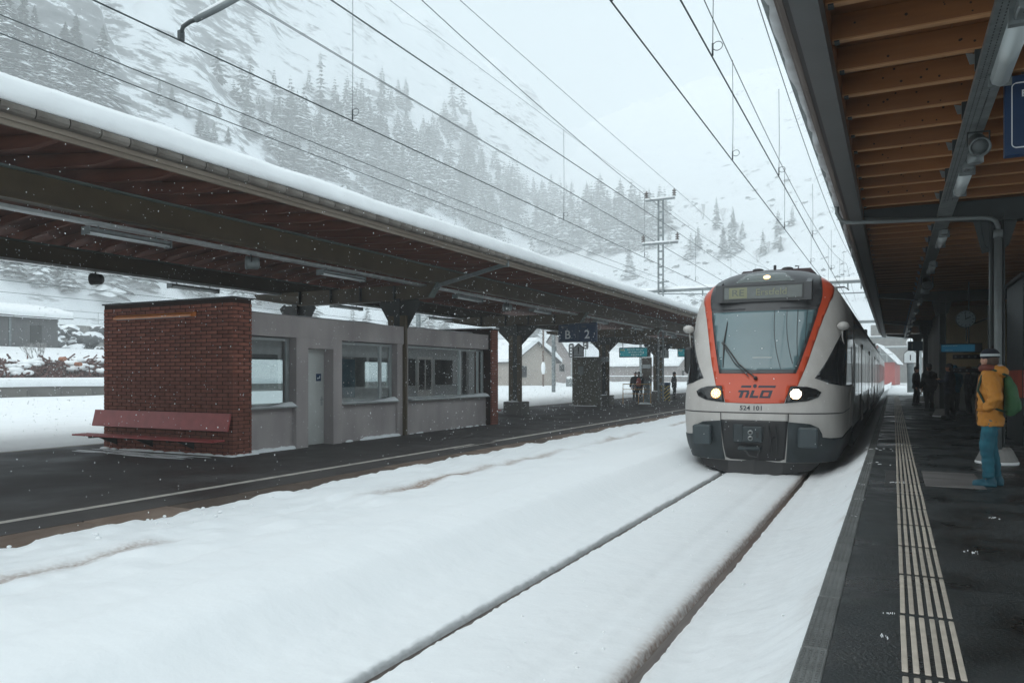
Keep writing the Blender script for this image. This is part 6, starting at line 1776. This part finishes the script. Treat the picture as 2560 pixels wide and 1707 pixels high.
# leafless shrubs
def bush(x, y, z, h, label, group):
    t = thing('bare_shrub', label, 'shrub', (x, y, z), 0, group); b = MB()
    def grow(p, d, L_, r, dep):
        q = p + d*L_; b.tube([p, q], [r, r*.6], 4, False)
        if dep:
            for k in range(3): grow(q, (d + Vector((rt.uniform(-.7,.7), rt.uniform(-.7,.7), rt.uniform(-.1,.5)))).normalized(), L_*.68, r*.6, dep-1)
    for k in range(4): grow(Vector((0,0,0)), Vector((rt.uniform(-.4,.4), rt.uniform(-.4,.4), 1)).normalized(), h*.35, h*.018, 3)
    b.build('branches', M['frost'], t); return t
M['frost'] = mat('frosted_twigs', (.16,.14,.13), .9, col2=(.55,.56,.56), scale=3)
for x, y, h in [(-66,24,3),(-67,28,3.5),(-66,32,4),(-68,35,3),(-67,18,3),(-64,39,3.4)]: bush(x, y, 1.8, h, 'leafless frosted shrub behind the brush pile', 'shrubs behind the brush pile')
for x, y, h in [(-110,560,12),(-128,575,14),(-70,455,9),(-58,462,9),(-66,470,8)]: bush(x, y, hill(x, y)-.2, h, 'bare round tree on the hazy slope behind the train', 'bare trees on the slope')
# boulders and old walls on the far slope
def scree(name, label, seed, n, fx, fy, s0, s1):
    r = random.Random(seed); pts = []
    for i in range(n):
        x, y = fx(r), fy(r); pts.append((x, y, hill(x, y) - .2))
    return boulders(name, label, pts, s0, s1, seed, M['rock_snow'])
scree('scree_field', 'band of snow-capped rocks across the slope behind the lattice mast', 41, 190, lambda r: r.uniform(-190,-20), lambda r: r.choice([r.uniform(395,425), r.uniform(372,392)]), .9, 2.1)
scree('scree_field', 'scattered rocks high on the hazy slope above the train', 42, 110, lambda r: r.uniform(-190,10), lambda r: r.uniform(440,640), .9, 2.4)

# ------------------------------------------------------------------ people
def blob(name, shapes, m, parent, voxel=.014, smooth=6, loc=(0,0,0), fold=0.0, fs=9.0):
    """fuse simple solids into one continuous skin"""
    b = MB()
    for f in shapes: f(b)
    me = b.mesh(name, m)
    o = bpy.data.objects.new(name, me)
    r = o.modifiers.new('r', 'REMESH'); r.mode = 'VOXEL'; r.voxel_size = voxel; r.use_smooth_shade = True
    s = o.modifiers.new('s', 'SMOOTH'); s.iterations = smooth; s.factor = .5
    me2 = evaluated_mesh(o)
    bpy.data.objects.remove(o); me2.name = name
    me2.materials.clear(); me2.materials.append(m)
    if fold:
        nrm = [v.normal.copy() for v in me2.vertices]
        for v, vn in zip(me2.vertices, nrm):
            v.co += vn*fold*(noise.noise(Vector((v.co.x*fs*.7, v.co.y*fs*.7, v.co.z*fs*1.5))) + .5*noise.noise(v.co*fs*2.3))
    me2.polygons.foreach_set('use_smooth', [True]*len(me2.polygons))
    o2 = link(bpy.data.objects.new(name, me2)); o2.parent = parent; o2.location = loc
    return o2
def loft(rings):
    """rings: (cx, cy, z, rx, ry) stacked ellipses"""
    def f(b, n=18):
        v = []; fc = []
        for cx, cy_, z, rx, ry in rings:
            for k in range(n):
                a = 2*math.pi*k/n; v.append((cx+rx*math.cos(a), cy_+ry*math.sin(a), z))
        for i in range(len(rings)-1):
            for k in range(n):
                j = (k+1) % n; fc.append((i*n+k, i*n+j, (i+1)*n+j, (i+1)*n+k))
        fc.append(tuple(range(n))[::-1]); fc.append(tuple((len(rings)-1)*n+k for k in range(n)))
        b.add(v, fc)
    return f
def limb(pts, rs): return lambda b: b.tube(pts, rs, 12)
def orb(c, r): return lambda b: b.ball(c, r, 14, 10)
M['skin'] = mat('skin', (.42,.22,.15), .55, var=.08, scale=6)
def person(loc, rz, label, jacket, trouser, hat, shoe=(.03,.035,.04), h=1.72, stride=.0, pack=None, voxel=.02, group='waiting passengers', hood=None, scarf=None, arms='pocket', headturn=0.0, bulk=1.0, hair=(.05,.028,.018)):
    """local frame: faces +Y, left is -X"""
    k = h/1.72
    t = thing('person', label, 'person', loc, rz, group); t.scale = (k,k,k)
    def cm(name, c, r=.75): return c if not isinstance(c, tuple) else mat(name, c, r, var=.18, scale=5, bump=.15, bscale=60)
    jm, tm_, hm_ = cm('jacket', jacket), cm('trousers', trouser, .85), cm('hat', hat)
    # body: legs, trunk, arms, neck and head as one skin
    hz = 1.60; ct, st_ = math.cos(headturn), math.sin(headturn)
    def hp(x, y, z): return (x*ct - y*st_, x*st_ + y*ct + .015, z)
    legs = [limb([(-.085,0,.90),(-.09,.02+stride*.4,.50),(-.09,-.02+stride,.09)], [.085,.06,.045]), limb([(.085,0,.90),(.09,.02-stride*.4,.50),(.09,-.02-stride,.09)], [.085,.06,.045])]
    if arms == 'pocket':
        la = [(-.19,0,1.38),(-.265,-.075,1.12),(-.11,-.01,1.0)]; ra = [(.19,0,1.38),(.265,-.075,1.12),(.11,-.01,1.0)]
    elif arms == 'phone':
        la = [(-.19,0,1.38),(-.25,-.02,1.10),(-.10,.25,1.22)]; ra = [(.19,0,1.38),(.27,-.04,1.10),(.22,.05,.86)]
    else:
        la = [(-.19,0,1.38),(-.25,-.03,1.10),(-.23,.06,.84)]; ra = [(.19,0,1.38),(.25,-.03,1.10),(.23,.06,.84)]
    body = legs + [loft([(0,0,.85,.13,.09),(0,0,1.1,.13,.09),(0,0,1.35,.17,.10),(0,0,1.45,.08,.07)]), limb([(0,0,1.40),(0,.01,1.56)], [.055,.05]),
        limb(la, [.05,.04,.03]), limb(ra, [.05,.04,.03]),
        orb(hp(0,0,hz+.015), (.076,.094,.105)), orb(hp(0,.035,hz-.055), (.055,.06,.055)), limb([hp(0,.085,hz+.015), hp(0,.112,hz-.02)], [.008,.016]), orb(hp(-.076,-.01,hz-.005), (.014,.022,.032)), orb(hp(.076,-.01,hz-.005), (.014,.022,.032)), orb(hp(0,.085,hz+.03), (.05,.015,.012)), orb(hp(0,.092,hz-.058), (.024,.012,.008))]
    for hnd, sg_ in ((la[-1],-1),(ra[-1],1)):
        d = Vector(hnd) - Vector((la if sg_ < 0 else ra)[1]); d.normalize(); p = Vector(hnd)
        body.append(orb(p + d*.05, (.032,.042,.042)))
    bo_ = blob('body', body, M['skin'], t, min(voxel, .012), 2)
    # fingers and thumb, curled
    fg = MB(); fg.smooth = True
    for hnd, el, sg_ in ((la[-1],la[1],-1),(ra[-1],ra[1],1)):
        p = Vector(hnd); d = (p - Vector(el)).normalized(); sd_ = Vector((0,0,1)).cross(d).normalized()
        for i, L_ in enumerate((.065,.075,.07,.055)):
            q = p + d*.085 + sd_*(.03-.02*i); fg.tube([q, q + d*L_*.5 + Vector((0,0,-.008)), q + d*L_*.8 + Vector((0,0,-.03))], [.0095,.009,.007], 6)
        q = p + d*.04 + sd_*.035; fg.tube([q, q + d*.03 + sd_*.025, q + d*.055 + sd_*.028], [.011,.01,.008], 6)
    fg.build('fingers', M['skin'], bo_)
    eye = MB(); eye.smooth = True
    for s in (-1, 1): eye.ball(hp(s*.031,.083,hz+.012), (.011,.008,.007), 8, 6)
    eye.build('eyes', M['black'], bo_)
    # trousers
    blob('trousers', [loft([(0,0,.72,.155*bulk,.11*bulk),(0,0,.84,.165*bulk,.118*bulk),(0,0,.98,.155*bulk,.11*bulk)]),
        limb([(-.088,0,.85),(-.092,.025+stride*.4,.52),(-.092,-.01+stride*.9,.28),(-.092,-.015+stride,.10)], [.098*bulk,.082,.070,.068]), limb([(.088,0,.85),(.092,.025-stride*.4,.52),(.092,-.01-stride*.9,.28),(.092,-.015-stride,.10)], [.098*bulk,.082,.070,.068])], tm_, t, voxel, 3, fold=.010, fs=12)
    # shoes
    sm_ = cm('shoe', shoe, .6)
    for s in (-1, 1):
        y0 = -.02 + (stride if s < 0 else -stride)
        blob('shoe', [orb((s*.092,y0-.03,.06),(.045,.06,.058)), orb((s*.095,y0+.10,.042),(.048,.085,.042)), limb([(s*.092,y0-.02,.05),(s*.092,y0-.015,.13)],[.05,.055]), lambda b, s=s, y0=y0: b.box(s*.094-.045,s*.094+.045,y0-.085,y0+.18,.0,.03)], sm_, t, min(voxel,.014), 2)
    # jacket with sleeves and collar
    jk = [loft([(0,-.005,.76,.195*bulk,.155*bulk),(0,-.005,.80,.20*bulk,.16*bulk),(0,0,.98,.195*bulk,.155*bulk),(0,0,1.15,.20*bulk,.155*bulk),(0,-.005,1.32,.21*bulk,.15*bulk),(0,-.01,1.42,.165,.125),(0,-.005,1.48,.095,.095)]),
          orb((-.14,0,1.37),(.10,.10,.09)), orb((.14,0,1.37),(.10,.10,.09))]
    for am in (la, ra):
        e1, e2 = Vector(am[1]), Vector(am[2]); sgx = math.copysign(1, e1.x)
        blob('sleeve', [limb([(sgx*.185,0,1.385), tuple(Vector((sgx*.2,0,1.38))*.45 + e1*.55), tuple(e1), tuple(e1*.45+e2*.55+Vector((sgx*.035,.01,0))), tuple(e1*.12+e2*.88+Vector((sgx*.05,.06,-.03)))], [.088,.084,.080,.072,.064])], jm, t, voxel, 3, fold=.013, fs=13)
    blob('jacket', jk, jm, t, voxel, 3, fold=.017, fs=9)
    if hood:
        blob('hood', [orb((0,-.10,1.45),(.135,.10,.09)), orb((0,-.06,1.49),(.12,.085,.055))], cm('hood', hood), t, voxel, 3, fold=.006)
    if scarf: blob('scarf', [lambda b: b.tube([(.085*math.cos(a),.01+.085*math.sin(a),1.50+.01*math.sin(3*a)) for a in [2*math.pi*i/14 for i in range(15)]], .042, 10)], cm('scarf', scarf), t, min(voxel,.014), 2, fold=.006)
    # hair at the back and sides, then the hat
    if hair: blob('hair', [orb(hp(0,-.035,hz+.0),(.084,.082,.10)), orb(hp(0,-.05,hz-.06),(.06,.05,.06))], cm('hair', hair, .8), t, min(voxel,.014), 2)
    blob('hat', [orb(hp(0,-.012,hz+.065),(.095,.112,.092)), loft([(hp(0,-.012,0)[0],hp(0,-.012,0)[1],hz+.034,.093,.108),(hp(0,-.012,0)[0],hp(0,-.012,0)[1],hz+.06,.098,.113)])], hm_, t, min(voxel,.014), 2)
    if pack:
        pk = blob('backpack', [loft([(0,-.21,.90,.11,.05),(0,-.22,.96,.145,.085),(0,-.225,1.12,.145,.085),(0,-.205,1.28,.125,.07),(0,-.18,1.40,.06,.035)]), orb((0,-.295,1.03),(.10,.04,.085))], cm('backpack', pack), t, voxel, 3, fold=.008, fs=8)
        st2 = MB(); st2.smooth = True
        for s in (-1, 1): st2.tube([(s*.10,-.19,1.40),(s*.115,-.04,1.475),(s*.13,.09,1.40),(s*.15,.13,1.22),(s*.17,.04,1.02),(s*.13,-.17,.95)], .016, 6)
        st2.build('straps', cm('pack_strap', (.02,.05,.03)), pk)
    return t
M['jeans'] = mat('jeans_teal', (.010,.085,.125), .85, col2=(.022,.15,.20), scale=6, bump=.2, bscale=80)
M['ochrecoat'] = mat('coat_ochre', (.46,.175,.018), .75, col2=(.56,.235,.035), scale=4, bump=.25, bscale=40)
def hat_stripe():
    m, n, b_ = nodes('hat_striped'); L = n.links.new
    tc = n.nodes.new('ShaderNodeTexCoord'); sp = n.nodes.new('ShaderNodeSeparateXYZ'); L(tc.outputs['Object'], sp.inputs[0])
    rp = n.nodes.new('ShaderNodeValToRGB'); rp.color_ramp.interpolation = 'CONSTANT'
    mr = n.nodes.new('ShaderNodeMapRange'); mr.inputs[1].default_value = 1.60; mr.inputs[2].default_value = 1.80; L(sp.outputs[2], mr.inputs[0]); L(mr.outputs[0], rp.inputs[0])
    e = rp.color_ramp.elements; e[0].position = 0; e[0].color = (.006,.008,.014,1); e[1].position = .25; e[1].color = (.42,.46,.46,1)
    q = e.new(.40); q.color = (.008,.010,.018,1); q = e.new(.72); q.color = (.05,.03,.024,1)
    L(rp.outputs[0], b_.inputs['Base Color']); b_.inputs['Roughness'].default_value = .9; return m
man = person((1.10, 11.35, PZ_R), R(82), 'person in ochre hooded jacket and blue jeans with green backpack watching the train', M['ochrecoat'], M['jeans'], hat_stripe(), shoe=(.012,.09,.13), h=1.71, pack=mat('pack_green', (.022,.085,.030), .7, col2=(.04,.14,.05), scale=3, bump=.2), voxel=.011, bulk=.92, group=None, hood=M['ochrecoat'], scarf=(.13,.03,.018), headturn=R(-28), stride=.035)
lin_ = MB(); lin_.smooth = True; lin_.ball((0,-.085,1.515),(.085,.06,.035), 14, 8); lin_.build('hood_lining', mat('fleece_grey', (.40,.36,.34), .9, bump=.4, bscale=60), man)
q = MB(); q.tube([(0,.150,.80),(0,.157,1.0),(0,.150,1.2),(0,.120,1.42)], .008, 5); q.build('zip', mat('zip_dark', (.10,.05,.02), .5), man)
q = MB(); q.cbox(-.195,-.15,.03,.14,.955,.985,.006); q.build('pocket_flap', M['ochrecoat'], man)
BLK = (.008,.009,.011)
person((.92, 39.0, PZ_R), R(250), 'slim person in black against the bright snow, leftmost of the group', BLK, BLK, (.02,.012,.01), h=1.74, stride=.05, arms='down')
person((1.22, 33.3, PZ_R), R(30), 'heavy person in long black coat seen from behind by the far column', BLK, (.01,.011,.014), (.012,.010,.010), h=1.80, bulk=1.25, arms='down')
person((1.62, 28.4, PZ_R), R(70), 'person in dark blue jacket and cap looking left under the clock', (.010,.016,.030), BLK, BLK, h=1.74, arms='phone', stride=.06)
person((1.95, 31.5, PZ_R), R(200), 'person in bright blue hooded jacket behind the others', (.012,.10,.16), BLK, (.012,.12,.19), h=1.72, hood=(.012,.12,.19))
person((2.32, 30.5, PZ_R), R(100), 'person in black with long fair hair near the board', BLK, BLK, (.10,.055,.02), h=1.66)
person((2.50, 28.5, PZ_R), R(180), 'person with blue backpack partly hidden behind the ochre jacket', BLK, BLK, BLK, h=1.74, pack=(.01,.06,.10))
person((-14.6, 47.2, PZ_L), R(15), 'person in black with large red backpack on the island platform', BLK, BLK, (.05,.03,.02), h=1.86, pack=(.34,.05,.035), arms='down', group='passengers on the island platform')
person((-15.05, 47.9, PZ_L), R(190), 'person in black standing close beside the red backpack', BLK, (.015,.013,.012), (.04,.025,.02), h=1.86, arms='down', group='passengers on the island platform')
person((-13.35, 51.2, PZ_L), R(-60), 'person in black at the green column beside the striped bin', BLK, BLK, BLK, h=1.86, group='passengers on the island platform')

# ------------------------------------------------------------------ falling snow
fl = MB(); rf = random.Random(77)
fs, fc_ = math.sin(YAW), math.cos(YAW)
n = 0
while n < 16000:
    x = rf.uniform(-24, -.9); y = rf.uniform(1.5, 40); z = rf.uniform(.4, 6.5)
    if x > -8.2 and rf.random() < .35: continue
    if -16.2 < x < -12.3 and 11.6 < y < 23.2 and z < 3.4: continue
    if -3.95 < x and y > 14: continue
    d = math.hypot(x, y)
    if d < 5.0: continue
    r = min(.017, rf.choice([.00022,.0003,.0003,.0004,.0006])*d*rf.uniform(.8,1.2) + .0015)
    v = [(x+r,y,z),(x-r,y,z),(x,y+r,z),(x,y-r,z),(x+rf.uniform(-1,1)*r*.4,y,z+r*1.2),(x,y,z-r*1.2)]
    fl.add(v, [(0,2,4),(2,1,4),(1,3,4),(3,0,4),(2,0,5),(1,2,5),(3,1,5),(0,3,5)]); n += 1
tag(fl.build('snowflakes', mat('flake', (.85,.87,.88), .8), flip=False), 'falling snowflakes drifting in front of the dark canopy', 'snowflakes', kind='stuff')

for _v in list(WORK.view_layers): pass
bpy.data.scenes.remove(WORK)
